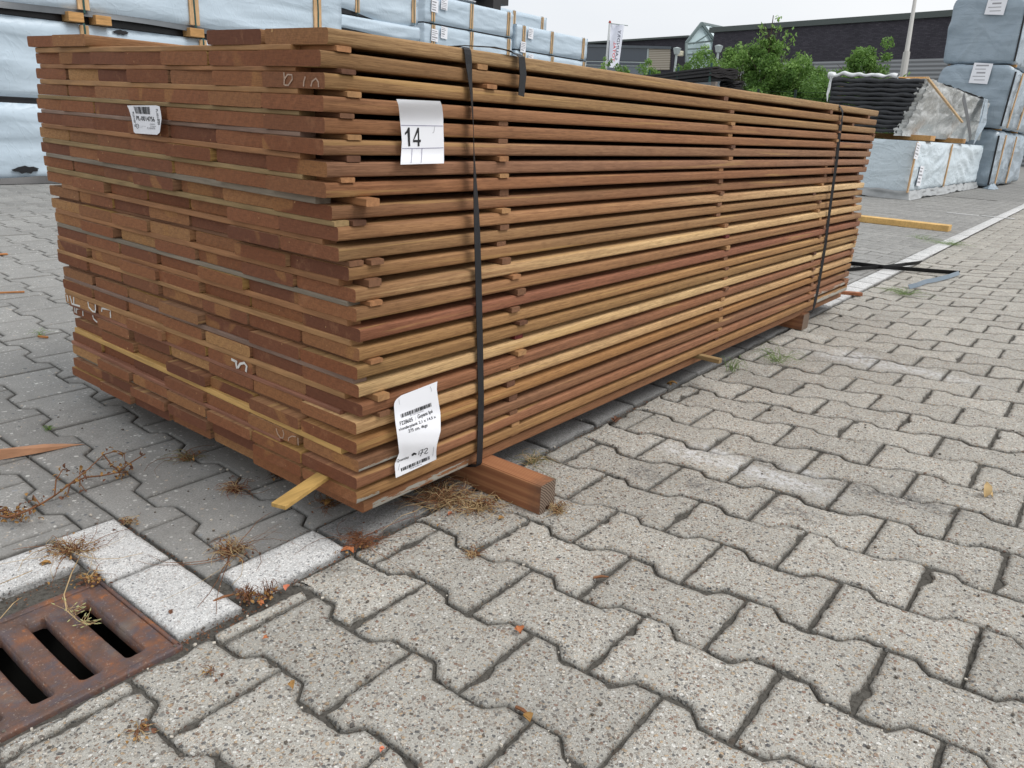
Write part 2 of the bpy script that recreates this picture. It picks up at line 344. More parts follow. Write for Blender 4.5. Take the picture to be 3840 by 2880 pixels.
KERBM = paver_mat('white_concrete', lin('cccccb'), ST_K, 300, .6, bmp=.6, tones=(.28, 1.12))
def dirt_mat():
    m = Mat('joint_dirt', .95, .1); v = m.co(); a = m.noise(v, 6, 4, .6); b = m.noise(v, 160, 4, .7); c = m.noise(v, 30, 3)
    k = m.mix(a, (.075, .069, .060, 1), (.135, .128, .115, 1)); k = m.mix(m.ramp(b, [(.3, .75), (.55, 0.0)]), k, (.03, .027, .022, 1))
    k = m.mix(m.ramp(b, [(.66, 0.0), (.72, .7)]), k, (.25, .22, .19, 1)); k = m.mix(m.ramp(c, [(.62, 0.0), (.75, .5)]), k, (.09, .05, .03, 1))
    m.col(k); m.bump(b, .8, .004); return m.m
DIRT = dirt_mat()

def clip(poly, a, b, c):            # keep a*x + b*y >= c
    out = []
    for i in range(len(poly)):
        p, q = poly[i - 1], poly[i]; dp = a * p[0] + b * p[1] - c; dq = a * q[0] + b * q[1] - c
        if dp * dq < 0:
            t = dp / (dp - dq); out.append((p[0] + (q[0] - p[0]) * t, p[1] + (q[1] - p[1]) * t))
        if dq >= 0: out.append(q)
    return out
def area(poly): return .5 * sum(poly[i - 1][0] * poly[i][1] - poly[i][0] * poly[i - 1][1] for i in range(len(poly)))
def inset(poly, d):
    n = len(poly); out = []
    for i in range(n):
        p0, p1, p2 = poly[i - 1], poly[i], poly[(i + 1) % n]
        a = Vector((p1[0] - p0[0], p1[1] - p0[1])); b = Vector((p2[0] - p1[0], p2[1] - p1[1]))
        if a.length < 1e-6 or b.length < 1e-6: out.append(p1); continue
        a.normalize(); b.normalize(); na = Vector((-a.y, a.x)); nb = Vector((-b.y, b.x)); m_ = na + nb
        if m_.length < .3: m_ = na
        m_.normalize(); k = d / max(.55, m_.dot(na)); out.append((p1[0] + m_.x * k, p1[1] + m_.y * k))
    return out
def resample(poly, step):
    out = []
    for i in range(len(poly)):
        p, q = poly[i], poly[(i + 1) % len(poly)]; L = math.hypot(q[0] - p[0], q[1] - p[1]); k = max(1, int(L / step))
        out += [(p[0] + (q[0] - p[0]) * j / k, p[1] + (q[1] - p[1]) * j / k) for j in range(k)]
    return out
class Pave:
    def __init__(s): s.v = []; s.f = []; s.c = []; s.z0 = 0
    def block(s, poly, gap, cham, wear, zj=.0015, tilt=.006, top=0.0, tone=None, chips=0):
        poly = [poly[i] for i in range(len(poly)) if math.hypot(poly[i][0] - poly[i - 1][0], poly[i][1] - poly[i - 1][1]) > 1e-4]
        if len(poly) < 3: return
        if area(poly) < 0: poly = poly[::-1]
        if area(poly) < .0012: return
        cx = sum(p[0] for p in poly) / len(poly); cy = sum(p[1] for p in poly) / len(poly)
        D = math.hypot(cx - CAM.x, cy - CAM.y)
        lod = 0 if D < 2.6 else 1 if D < 6 else 2
        step = (.009, .03, 9)[lod]; N_ = len(poly)
        def mitre(pl, d):
            out = []
            for i in range(N_):
                p0, p1, p2 = pl[i - 1], pl[i], pl[(i + 1) % N_]
                a = Vector((p1[0] - p0[0], p1[1] - p0[1])).normalized(); b = Vector((p2[0] - p1[0], p2[1] - p1[1])).normalized(); m_ = Vector((-a.y - b.y, a.x + b.x))
                if m_.length < .5: m_ = Vector((-a.y, a.x))
                m_.normalize(); k = d / max(.6, m_.dot(Vector((-a.y, a.x)))); out.append((p1[0] + m_.x * k, p1[1] + m_.y * k))
            return out
        ks = [max(1, int(math.hypot(poly[(i + 1) % N_][0] - poly[i][0], poly[(i + 1) % N_][1] - poly[i][1]) / step)) for i in range(N_)]
        def dense(pl): return [(pl[i][0] + (pl[(i + 1) % N_][0] - pl[i][0]) * j / ks[i], pl[i][1] + (pl[(i + 1) % N_][1] - pl[i][1]) * j / ks[i]) for i in range(N_) for j in range(ks[i])]
        tone = random.random() if tone is None else tone; z = top + rnd(-zj, zj); tx, ty = rnd(-tilt, tilt), rnd(-tilt, tilt); sm = min(1, math.sqrt(area(poly)) / .12)
        if min(math.hypot(poly[(i + 1) % N_][0] - poly[i][0], poly[(i + 1) % N_][1] - poly[i][1]) for i in range(N_)) < .012: sm *= .5
        R = [(gap + (.010 + cham) * sm, 0, 0.0), (gap + .0045 * sm + cham, -.0003, .22), (gap + .0018 * sm, -.0014, .62), (gap + .0004, -.0042, .95), (gap, -.022, 1.0)] if lod < 2 else [(gap + .003 * sm, 0, .1), (gap, -.003, .8)]
        rings = [dense(mitre(poly, r[0])) for r in R]; n = len(rings[0]); start = len(s.v)
        wob = [abs(noise.noise(Vector((p[0] * 34, p[1] * 34, 3.1))) + .55 * noise.noise(Vector((p[0] * 110, p[1] * 110, 9)))) * wear if lod < 2 else 0 for p in rings[-1]]
        for _ in range(chips):
            c_ = random.choice(rings[-1]); cr = rnd(.012, .035); cd = rnd(.004, .012)
            for i, q in enumerate(rings[-1]):
                d_ = math.hypot(q[0] - c_[0], q[1] - c_[1])
                if d_ < cr: wob[i] += cd * (1 - (d_ / cr) ** 2) * (1 + .5 * noise.noise(Vector((q[0] * 160, q[1] * 160, 0))))
        for r, pr in enumerate(rings):
            for i, q in enumerate(pr):
                a = Vector((cx - q[0], cy - q[1])).normalized(); k = wob[i] * (.35, .6, .9, 1, 1)[r] if lod < 2 else 0
                qx, qy = q[0] + a.x * k, q[1] + a.y * k; s.v.append((qx, qy, z + (qx - cx) * tx + (qy - cy) * ty + R[r][1] - (wob[i] * (.0, .05, .35, .5, 0)[r] if lod < 2 else 0))); s.c.append((tone, R[r][2], 0, 1))
        s.f.append(tuple(range(start, start + n)))
        for r in range(len(rings) - 1):
            for i in range(n):
                j = (i + 1) % n; a = start + r * n
                s.f.append((a + i, a + n + i, a + n + j, a + j))
    def build(s, name, mat):
        me = bpy.data.meshes.new(name); me.from_pydata(s.v, [], s.f); me.materials.append(mat)
        ca = me.color_attributes.new('tone', 'FLOAT_COLOR', 'POINT'); ca.data.foreach_set('color', [x for c in s.c for x in c])
        me.polygons.foreach_set('use_smooth', [True] * len(s.f)); me.update()
        o = bpy.data.objects.new(name, me); C.objects.link(o); return tag(o, kind='structure')
def in_view(x, y):
    d = Vector((x, y, 0)) - CAM; z = d.dot(F)
    if z < -.2: return False
    if d.length < 3.4: return True
    if z < .15: return False
    px = 1920 + FPX * d.dot(RT) / z; py = 1440 - FPX * d.dot(UP) / z
    return -2200 < px < 6000
def wave(d):                         # d = distance to the nearest joint in block lengths
    d = abs(d - round(d)); return 0 if d < .2 else 1 if d > .3 else (d - .2) / .1
def side(k, v0, v1, X, Y, h):
    """boundary k between v0 and v1 as points, kinks included"""
    ph = 0 if k % 2 == 0 else .5; vs = sorted({v0, v1} | {n_ + o_ for n_ in range(int(math.floor(v0)) - 1, int(math.ceil(v1)) + 2) for o_ in [(ph + q) for q in (-.3, -.2, .2, .3)] if v0 < n_ + o_ < v1})
    return [(X(k, v) + h * wave(v - ph), Y(k, v)) for v in vs]
XMAX = 12.5
pf, pb = Pave(), Pave()
def Xf(s, v): vv = max(-7, min(1.5, v)); return -.1462 + .1401 * s - .0060 * v - .0042 * s * max(-3.5, min(0, vv)) * (1 if s < 14 else 1)
def Yf(s, v): return -.1466 + .0013 * s + .2073 * v
for s in range(-9, 92):
    j0 = -30
    for v2 in range(-2 * 26, 2 * 4):
        v = v2 / 2
        if (v2 + s) % 2: continue
        lo = side(s, v - 1, v, Xf, Yf, .024); hi = side(s + 1, v - 1, v, Xf, Yf, .024)
        poly = lo + hi[::-1]; cx = sum(p[0] for p in poly) / len(poly); cy = sum(p[1] for p in poly) / len(poly)
        if cx > XMAX or cy > kerb_y(cx) + .12 or not in_view(cx, cy): continue
        if cx > -.2: poly = clip(poly, .0168, -1, -.012 + .004)
        else: poly = clip(poly, 0, -1, .017)
        if len(poly) > 2: pf.block(poly, rnd(.0008, .0022), .0024, .0055 if random.random() < .7 else .010, .002, .009, chips=random.choice((0, 1, 1, 2, 3)))
pf.build('pavement', PAVF)
def Xb(s, v): return -.1460 + .1530 * s + .0098 * v
def Yb(s, v): return .4363 + .0 * s + .2240 * v
for s in range(-14, 84):
    for v2 in range(-8, 2 * 36):
        v = v2 / 2
        if (v2 + s) % 2: continue
        lo = side(s, v - 1, v, Xb, Yb, .026); hi = side(s + 1, v - 1, v, Xb, Yb, .026)
        poly = lo + hi[::-1]; cx = sum(p[0] for p in poly) / len(poly); cy = sum(p[1] for p in poly) / len(poly)
        if cx > XMAX or not in_view(cx, cy) or cy < kerb_y(cx) - .1: continue
        if .5 < cx < 2.3 and .35 < cy < .8: continue
        for (cl, ymin) in (((1, 0, -.216), None), ((-1, 0, .216), .402)):
            q = clip(poly, *cl)
            if len(q) < 3: continue
            q = clip(q, 0, 1, ymin) if ymin else clip(q, -.0168, 1, .012 + .104)
            if len(q) > 2: pb.block(q, .0012, .0012, .0012, .0012, .004, 0.0)
pb.build('yard_pavement', PAVB)
# white kerb stones
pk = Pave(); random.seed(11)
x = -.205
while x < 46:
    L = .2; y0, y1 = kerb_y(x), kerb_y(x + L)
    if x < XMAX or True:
        pk.block([(x + .003, y0 + .002), (x + L - .003, y1 + .002), (x + L - .003, y1 + .1), (x + .003, y0 + .1)], .0008, .0014, .0022, .0015, .004, .004, tone=rnd(.85, 1) if x < -.01 or x > 2.75 else rnd(.05, .3), chips=random.choice((0, 1, 1)))  # low tone under the stack: dirty stones plus the stack's shade, painted in
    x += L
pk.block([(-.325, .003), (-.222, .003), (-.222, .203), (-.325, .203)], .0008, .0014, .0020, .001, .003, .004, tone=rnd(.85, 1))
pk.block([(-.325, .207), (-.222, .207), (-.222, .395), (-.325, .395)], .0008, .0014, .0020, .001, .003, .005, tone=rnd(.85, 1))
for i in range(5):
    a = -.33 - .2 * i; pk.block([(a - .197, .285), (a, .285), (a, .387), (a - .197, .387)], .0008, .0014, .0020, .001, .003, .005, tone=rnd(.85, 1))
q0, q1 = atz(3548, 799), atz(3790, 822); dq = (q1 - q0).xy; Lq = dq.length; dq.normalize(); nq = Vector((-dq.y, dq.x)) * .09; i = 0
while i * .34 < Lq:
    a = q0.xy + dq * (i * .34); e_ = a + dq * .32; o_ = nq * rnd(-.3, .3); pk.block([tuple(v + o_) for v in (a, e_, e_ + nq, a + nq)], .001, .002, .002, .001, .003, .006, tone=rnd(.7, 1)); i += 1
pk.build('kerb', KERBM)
# ground under the joints, with the drain pit left open
DX0, DX1, DY0, DY1 = -.735, -.330, -.010, .232
g = MB(); xs = [-8, DX0, DX1, 13]; ys = [-8, DY0, DY1, 9]; GZ = -.0075
for i in range(3):
    for j in range(3):
        if i == 1 and j == 1: continue
        g.add([(xs[i], ys[j], GZ), (xs[i + 1], ys[j], GZ), (xs[i + 1], ys[j + 1], GZ), (xs[i], ys[j + 1], GZ)], [(0, 1, 2, 3)])
tag(g.build('ground', DIRT), kind='structure')
def far_mat(name, c):
    m = Mat(name, .9, .2); v = m.co(); b = m.n('ShaderNodeTexBrick'); b.inputs['Scale'].default_value = 1; b.inputs['Brick Width'].default_value = .22; b.inputs['Row Height'].default_value = .15
    b.inputs['Mortar Size'].default_value = .008; b.inputs['Color1'].default_value = c; b.inputs['Color2'].default_value = tuple(x * .82 for x in c[:3]) + (1,); b.inputs['Mortar'].default_value = tuple(x * .45 for x in c[:3]) + (1,)
    mp = m.n('ShaderNodeMapping'); mp.inputs['Rotation'].default_value = (0, 0, math.pi / 2); m.l(v, mp.inputs[0]); m.l(mp.outputs[0], b.inputs['Vector'])
    k = m.mix(m.ramp(m.noise(v, 1.2, 5, .7), [(.35, .5), (.6, 0.0)]), b.outputs['Color'], tuple(x * .55 for x in c[:3]) + (1,)); m.col(k); return m.m
FARB, FARF = far_mat('distant_yard', lin('8f8e8b')), far_mat('distant_road', lin('a09d96'))
g = MB(); X0 = XMAX + .05
g.add([(X0, kerb_y(X0) + .1, -.002), (300, 12, -.002), (300, 300, -.002), (-300, 300, -.002), (-300, 8.2, -.002), (X0, 8.2, -.002)], [(0, 1, 2, 3, 4, 5)])
g.add([(-300, 8.2, -.002), (-300, 1, -.002), (-2.4, 1, -.002), (-2.4, 8.2, -.002)], [(0, 1, 2, 3)])
tag(g.build('far_yard', FARB), kind='structure')
g = MB(); g.add([(X0, kerb_y(X0), -.004), (X0, -4.0, -.004), (-2.4, -4.0, -.004), (-2.4, 1, -.004), (-300, 1, -.004), (-300, -300, -.004), (300, -300, -.004), (300, 12, -.004)][::-1], [tuple(range(8))])
tag(g.build('road', FARF), kind='structure')

# ------------------------------------------------------------------ DRAIN
def rust_mat():
    m = Mat('rusty_cast_iron', .62, .4); v = m.co(); a = m.noise(v, 14, 5, .65); b = m.noise(v, 45, 5, .7); c = m.noise(v, 220, 3, .7)
    k = m.ramp(a, [(.28, lin('4a3932')), (.42, lin('5a463e')), (.54, lin('694b3e')), (.64, lin('7a5138')), (.78, lin('a4652f'))])
    k = m.mix(m.ramp(b, [(.40, .8), (.54, 0.0)]), k, lin('524a4e')); k = m.mix(m.ramp(b, [(.62, 0.0), (.72, .6)]), k, lin('a8642f'))
    k = m.mix(m.ramp(c, [(.62, 0.0), (.68, .6)]), k, lin('9c9086')); k = m.mix(m.ramp(m.noise(v, 9, 3), [(.6, 0.0), (.7, .35)]), k, lin('7e7468'))
    m.col(k); m.bump(m.math('ADD', b, c), .6, .0015); return m.m
RUST = rust_mat()
dr = empty('storm_drain', (-.53, .11, 0), 'rusty cast iron drain grate with long slots, framed by white kerb stones', 'drain')
fr = MB()
for (c, d) in (((-.53, -.005, -.012), (.41, .012, .026)), ((-.3285, .111, -.012), (.006, .242, .026)), ((-.529, .226, -.012), (.40, .012, .024)), ((-.728, .111, -.012), (.012, .242, .026))):
    fr.box(c, d, bev=.0025)
fr.build('frame', RUST, dr, True)
# the grate: a slab with slots, worn round at the edges, dished in the middle
gb = bmesh.new(); slots = [-.374 - .0585 * i for i in range(6)]
gx0, gx1, gy0, gy1 = -.721, -.3325, .0025, .2185
def gz(x, y): t = min(1, max(0, (x - gx1 + .08) / .08)); return -.0015 - .004 * math.sin(math.pi * (y - gy0) / (gy1 - gy0)) * (1 - t)
NX, NY = 190, 100
def slot_sd(x, y):                   # signed distance to the nearest slot (rounded box)
    best = 9
    for sx in slots:
        dx = abs(x - sx) - .0125 + .006; dy = abs(y - .112) - .088 + .006
        q = math.hypot(max(dx, 0), max(dy, 0)) + min(max(dx, dy), 0) - .006; best = min(best, q)
    return best
gm = MB(); idx = {}
for j in range(NY + 1):
    for i in range(NX + 1):
        x = gx0 + (gx1 - gx0) * i / NX; y = gy0 + (gy1 - gy0) * j / NY; sd_ = slot_sd(x, y)
        if -.0042 < sd_ < 0:         # snap on the slot wall
            e = 1e-4; nx_ = (slot_sd(x + e, y) - slot_sd(x - e, y)); ny_ = (slot_sd(x, y + e) - slot_sd(x, y - e)); L = math.hypot(nx_, ny_) or 1
            x -= nx_ / L * sd_; y -= ny_ / L * sd_; sd_ = 0
        if sd_ >= 0:
            t = max(0, 1 - sd_ / .0055); z = gz(x, y) - .0055 * (1 - math.sqrt(max(0, 1 - t * t)))
            idx[i, j] = len(gm.v); gm.v.append((x, y, z + .0006 * noise.noise(Vector((x * 90, y * 90, 0)))))
edge = {}
for j in range(NY):
    for i in range(NX):
        k = [idx.get(q) for q in ((i, j), (i + 1, j), (i + 1, j + 1), (i, j + 1))]
        k = [q for q in k if q is not None]
        if len(k) >= 3:
            gm.f.append(tuple(k)); gm.m.append(0)
            for a in range(len(k)): e_ = (k[a], k[(a + 1) % len(k)]); edge[e_] = 1
walls = [e_ for e_ in edge if (e_[1], e_[0]) not in edge]
low = {}
for a, b in walls:
    for q in (a, b):
        if q not in low: low[q] = len(gm.v); x, y, z = gm.v[q]; gm.v.append((x, y, z - .016))
    gm.f.append((b, a, low[a], low[b])); gm.m.append(0)
gb.free(); gm.build('grate', RUST, dr, True)
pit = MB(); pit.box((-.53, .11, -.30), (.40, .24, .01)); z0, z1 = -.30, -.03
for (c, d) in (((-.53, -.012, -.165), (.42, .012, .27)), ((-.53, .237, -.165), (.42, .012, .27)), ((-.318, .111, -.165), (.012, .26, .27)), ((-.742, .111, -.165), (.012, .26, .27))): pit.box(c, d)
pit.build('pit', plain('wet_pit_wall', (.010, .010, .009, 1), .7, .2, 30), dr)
lip = MB(); lip.box((-.52, .262, -.018), (.40, .062, .012)); tag(lip.build('mortar', DIRT), kind='structure')
# ------------------------------------------------------------------ TIMBER STACK
W7 = 1.0365
ORD = ['zeroth', 'first', 'second', 'third', 'fourth', 'fifth', 'sixth', 'seventh', 'eighth', 'ninth', 'tenth', 'eleventh', 'twelfth', 'thirteenth', 'fourteenth', 'fifteenth', 'sixteenth', 'seventeenth', 'eighteenth', 'nineteenth', 'twentieth', 'twenty first', 'twenty second', 'twenty third', 'twenty fourth', 'twenty fifth']
# colour of the long edge per layer, bottom layer first
EDGE = ['8f674a', '9e7b52', '8e644a', '89644a', '9a744a', 'c8a67a', '8a6046', 'd0b284', '98784f', 'a17d54', '8f5f48', '9b7552', 'a88c68', '9a7854', '9d7c58', 'a38160', '916c50', '956a4c', '8f6b54', '8c6b52', '90684a', '936c4e', '9a7c56', '937350', 'a08460']
EDGE_NAME = {'8f674a': 'brown', '9e7b52': 'golden', 'c8a67a': 'pale', 'd0b284': 'cream', '98784f': 'mustard', 'a17d54': 'golden', '8f5f48': 'reddish'}
def plank_mesh(seed):
    rr = random.Random(seed); n = 10; prof = []
    r = .0042; hw, h = .0717, .021
    for (cy, cz, a0) in ((hw - r, r, -90), (hw - r, h - r, 0), (-hw + r, h - r, 90), (-hw + r, r, 180)):
        for k in range(4):
            a = math.radians(a0 + 30 * k); prof.append((cy + r * math.cos(a), cz + r * math.sin(a)))
    m = len(prof); vs = []; bow = rr.uniform(-.0012, .0012); bz = rr.uniform(-.0005, .0002)
    for i in range(n + 1):
        t = i / n; x = 2.75 * t
        for (y, z) in prof: vs.append((x, y + bow * math.sin(math.pi * t) + .0004 * rr.uniform(-1, 1), z + bz * math.sin(2 * math.pi * t)))
    fs = [(i * m + k, (i + 1) * m + k, (i + 1) * m + (k + 1) % m, i * m + (k + 1) % m) for i in range(n) for k in range(m)]
    fs += [tuple(range(m)), tuple(n * m + k for k in range(m))[::-1]]
    me = bpy.data.meshes.new('plank'); me.from_pydata(vs, [], fs); me.materials.append(WOOD); me.materials.append(WEND)
    me.polygons.foreach_set('material_index', [0] * (n * m) + [1, 1]); me.polygons.foreach_set('use_smooth', [True] * (n * m) + [False, False]); me.update()
    return me
PM = [plank_mesh(i) for i in range(8)]
# two layers whose edge turns pale away from the corner
def pale_variant(c1, c2, x0, x1):
    m = WOOD.copy(); m.name = 'hardwood_with_sapwood'; t = m.node_tree; oi = [n_ for n_ in t.nodes if n_.bl_idname == 'ShaderNodeObjectInfo' and n_.outputs['Color'].is_linked][0]
    tc = t.nodes.new('ShaderNodeTexCoord'); sx = t.nodes.new('ShaderNodeSeparateXYZ'); t.links.new(tc.outputs['Object'], sx.inputs[0])
    ns = t.nodes.new('ShaderNodeTexNoise'); ns.inputs['Scale'].default_value = 3; mp = t.nodes.new('ShaderNodeMapping'); mp.inputs['Scale'].default_value = (1, 8, 60); t.links.new(tc.outputs['Object'], mp.inputs[0]); t.links.new(mp.outputs[0], ns.inputs['Vector'])
    ad = t.nodes.new('ShaderNodeMath'); ad.operation = 'MULTIPLY_ADD'; ad.inputs[1].default_value = .9; t.links.new(ns.outputs['Fac'], ad.inputs[0]); t.links.new(sx.outputs['X'], ad.inputs[2])
    mr = t.nodes.new('ShaderNodeMapRange'); mr.inputs[1].default_value = x0 + .4; mr.inputs[2].default_value = x1 + .4; t.links.new(ad.outputs[0], mr.inputs[0])
    mx_ = t.nodes.new('ShaderNodeMix'); mx_.data_type = 'RGBA'; mx_.inputs[6].default_value = lin(c1); mx_.inputs[7].default_value = lin(c2); t.links.new(mr.outputs[0], mx_.inputs[0])
    for lk in list(oi.outputs['Color'].links): t.links.new(mx_.outputs[2], lk.to_socket)
    return m
def painted_variant(rules):
    m = WOOD.copy(); m.name = 'hardwood_with_paint_residue'; t = m.node_tree; N = t.nodes; bs = [n_ for n_ in N if n_.bl_idname == 'ShaderNodeBsdfPrincipled'][0]; src = bs.inputs['Base Color'].links[0].from_socket
    tc = N.new('ShaderNodeTexCoord'); sx = N.new('ShaderNodeSeparateXYZ'); t.links.new(tc.outputs['Object'], sx.inputs[0]); mp = N.new('ShaderNodeMapping'); mp.inputs['Scale'].default_value = (9, 60, 90); t.links.new(tc.outputs['Object'], mp.inputs[0])
    ns = N.new('ShaderNodeTexNoise'); ns.inputs['Scale'].default_value = 1; ns.inputs['Detail'].default_value = 5; ns.inputs['Roughness'].default_value = .65; t.links.new(mp.outputs[0], ns.inputs['Vector'])
    def M_(op, a, b=0.0, c=0.0):
        x = N.new('ShaderNodeMath'); x.operation = op
        for i, q in enumerate((a, b, c)):
            if isinstance(q, (int, float)): x.inputs[i].default_value = q
            else: t.links.new(q, x.inputs[i])
        return x.outputs[0]
    for (x0, x1, zt, th) in rules:
        inx = M_('MULTIPLY', M_('GREATER_THAN', sx.outputs['X'], x0), M_('LESS_THAN', sx.outputs['X'], x1))
        zz = M_('MULTIPLY_ADD', ns.outputs['Fac'], .030, -.015); inz = M_('LESS_THAN', M_('ADD', sx.outputs['Z'], zz), zt)
        k_ = M_('MULTIPLY', M_('MULTIPLY', inx, inz), M_('GREATER_THAN', ns.outputs['Fac'], th)); k_ = M_('MULTIPLY', k_, .85)
        mx_ = N.new('ShaderNodeMix'); mx_.data_type = 'RGBA'; t.links.new(k_, mx_.inputs[0]); t.links.new(src, mx_.inputs[6]); mx_.inputs[7].default_value = lin('a5a59c'); src = mx_.outputs[2]
    t.links.new(src, bs.inputs['Base Color']); return m
PALE = {1: painted_variant([(.02, .27, .0150, .46)]), 4: painted_variant([(.0, .19, .006, .47)]), 2: painted_variant([(0, .05, .006, .3), (2.35, 2.75, .016, .42)]), 3: painted_variant([(2.3, 2.7, .014, .5)]),
        13: pale_variant('a07c58', 'd2b284', .1, .9), 16: pale_variant('a57c58', 'dcbd90', 1.0, 2.2)}
EROW = {'3a': 0}
planks = {}
random.seed(21)
for L in range(1, 26):
    dx, yn, yf, zn, zf, dl, zl, xl = POSE[L - 1]
    js = range(7) if L < 25 else (0, 1, 5, 6)
    n = len(js); gaps = [rnd(.4, 1) if random.random() < .5 else .16 for _ in range(6)]
    free = (W7 + xl) - 7 * .1434; sg = sum(gaps); gaps = [g_ * free / sg for g_ in gaps] if free > 0 else [0] * 6
    for j in js:
        t = j / 6; y = yn + .0717 + .1434 * j + sum(gaps[:j])
        if L == 25 and j == 1: y = yn + .0725 + .152
        if L == 25 and j == 5: y = yn + W7 - .0725 - .148
        x = dx * (1 - t) + dl * t + (0 if j in (0, 6) else rnd(-.009, .008))
        if j not in (0, 6) and random.random() < .14: x -= rnd(.006, .012)
        if L in (15, 16, 14) and j in (3, 4, 2): x = dl + rnd(-.012, .004)
        if L in (19, 20, 21, 22) and j in (3, 4): x = dx * (1 - t) + dl * t
        z = zn + (zl - zn) * t
        src = random.choice(PM); o = bpy.data.objects.new('plank', src); C.objects.link(o)
        if L in PALE and j == 0:
            me = src.copy(); me.materials[0] = PALE[L]; o.data = me
        z1 = zf + (zl - zn) * t
        ang = math.atan2(yf - yn, 2.75)
        ex = Vector((2.75 * math.cos(ang), 2.75 * math.sin(ang), z1 - z)).normalized(); ey = Vector((-math.sin(ang), math.cos(ang), (zl - zn) / W7)).normalized(); ez = ex.cross(ey).normalized(); ey = ez.cross(ex)
        o.matrix_world = Matrix(((ex.x, ey.x, ez.x, x), (ex.y, ey.y, ez.y, y), (ex.z, ey.z, ez.z, z + .0001), (0, 0, 0, 1)))
        c = EDGE[L - 1] if j == 0 else random.choice(['826048', '8c6a50', '957252', 'a3824c', '967050', '80583f'])
        o.color = warm(c, rnd(.93, 1.05))
        frm = j + 1
        nm = {0: 'outermost plank on the long side', 6: 'leftmost plank'}.get(j, 'plank %s from the right' % ORD[frm])
        lay = 'top layer' if L == 25 else 'bottom layer' if L == 1 else '%s layer from top' % ORD[26 - L]
        adj = EDGE_NAME.get(c, 'brown') if j == 0 else 'dark brown'
        if L == 25: nm = {0: 'plank on the long side', 1: 'plank next to the one on the long side', 5: 'plank next to the leftmost one', 6: 'leftmost plank'}[j]
        tag(o, '%s %s, in the %s' % (adj, nm, lay), 'plank', 'planks of the strapped timber stack')
        planks[L, j] = o; o['_x'] = x; o['_y'] = y; o['_z'] = z
# spacer strips ----------------------------------------------------------------
SCOL = {'tan': 'ab8259', 'orange': 'a0734f', 'grey': '8c8172', 'olive': '99805a', 'brown': '7e5a42', 'mauve': '8c7466', 'pale': 'cda566', 'pink': '966853', 'dark': '6b4a38', 'red': '6a2f2a'}
FRONT = {24: 'tan', 23: 'orange', 22: 'tan', 21: 'olive', 20: 'mauve', 19: 'orange', 18: 'olive', 17: 'grey', 16: 'olive', 15: 'orange', 14: 'brown', 13: 'orange', 12: 'grey', 11: 'orange', 10: 'tan', 9: 'brown', 8: 'mauve', 7: 'tan', 6: 'pink', 5: 'brown', 4: 'pale', 3: 'pink', 2: 'grey'}
YEND = {24: .09, 23: .075, 22: .07, 21: .065, 20: .065, 19: .065, 18: .065, 17: .045, 16: .012, 15: .05, 14: .01, 13: .035, 12: .02, 11: .025, 10: .02, 9: .02, 8: .01, 7: .035, 6: .045, 5: .06, 4: .035, 3: .2, 2: .25}
ST2 = {24: -.014, 23: -.005, 22: .016, 21: -.001, 20: .018, 19: .018, 18: .003, 17: .035, 16: .002, 14: .058, 13: .051, 12: .047, 9: .049 - .005, 7: .058, 6: .064}
ST3 = {24: .30, 23: .317, 21: .362, 20: .362, 19: .359, 18: .368, 17: .383, 16: .376, 15: .38, 14: .379, 13: .384, 12: .407, 11: .426, 10: .41, 9: .434, 8: .435, 7: .434, 6: .423, 5: .411, 4: .423, 3: .423, 2: .433, 1: .456}
ST4 = {24: 1.275, 23: 1.317, 22: 1.313, 21: 1.333, 20: 1.347, 19: 1.348, 18: 1.308, 17: 1.325, 16: 1.329, 15: 1.33, 14: 1.34, 13: 1.385, 12: 1.396, 11: 1.403, 10: 1.412, 9: 1.419, 8: 1.431, 7: 1.43, 6: 1.421, 5: 1.421, 4: 1.427, 3: 1.43, 2: 1.43, 1: 1.30}
ST5 = {24: 2.14, 23: 2.239, 22: 2.24, 21: 2.237, 20: 2.254, 19: 2.264, 18: 2.214, 17: 2.239, 16: 2.213, 15: 2.135, 14: 2.2, 13: 2.202, 12: 2.24, 11: 2.291, 10: 2.256, 9: 2.301, 8: 2.216, 7: 2.224, 6: 2.242, 5: 2.25, 4: 2.264, 3: 2.255, 2: 2.263, 1: 2.278}
ST6 = {24: 2.62, 23: 2.427, 22: 2.693, 21: 2.709, 20: 2.671, 19: 2.673, 18: 2.671, 17: 2.646, 16: 2.687, 15: 2.65, 14: 2.635, 13: 2.673, 12: 2.652, 11: 2.722, 10: 2.72, 9: 2.757, 8: 2.74, 7: 2.722, 6: 2.747, 5: 2.706, 4: 2.723, 3: 2.685, 2: 2.75, 1: 2.746}
SMAT = {}
def smat(k):
    if k not in SMAT: SMAT[k] = strip_wood('strip_' + k, lin(SCOL[k]), (60, 5, 60), .66)
    return SMAT[k]
def gapz(g_, x, y):
    """lower plank top and upper plank bottom at (x, y)"""
    def zz(L):
        dx, yn, yf, zn, zf, dl, zl, xl = POSE[L - 1]; return zn + (zf - zn) * (x / 2.75) + (zl - zn) * ((y - yn) / W7)
    return zz(g_) + .0213, zz(g_ + 1)
def gap_name(g_): return 'under the top layer' if g_ == 24 else 'under the %s layer from top' % ORD[25 - g_]
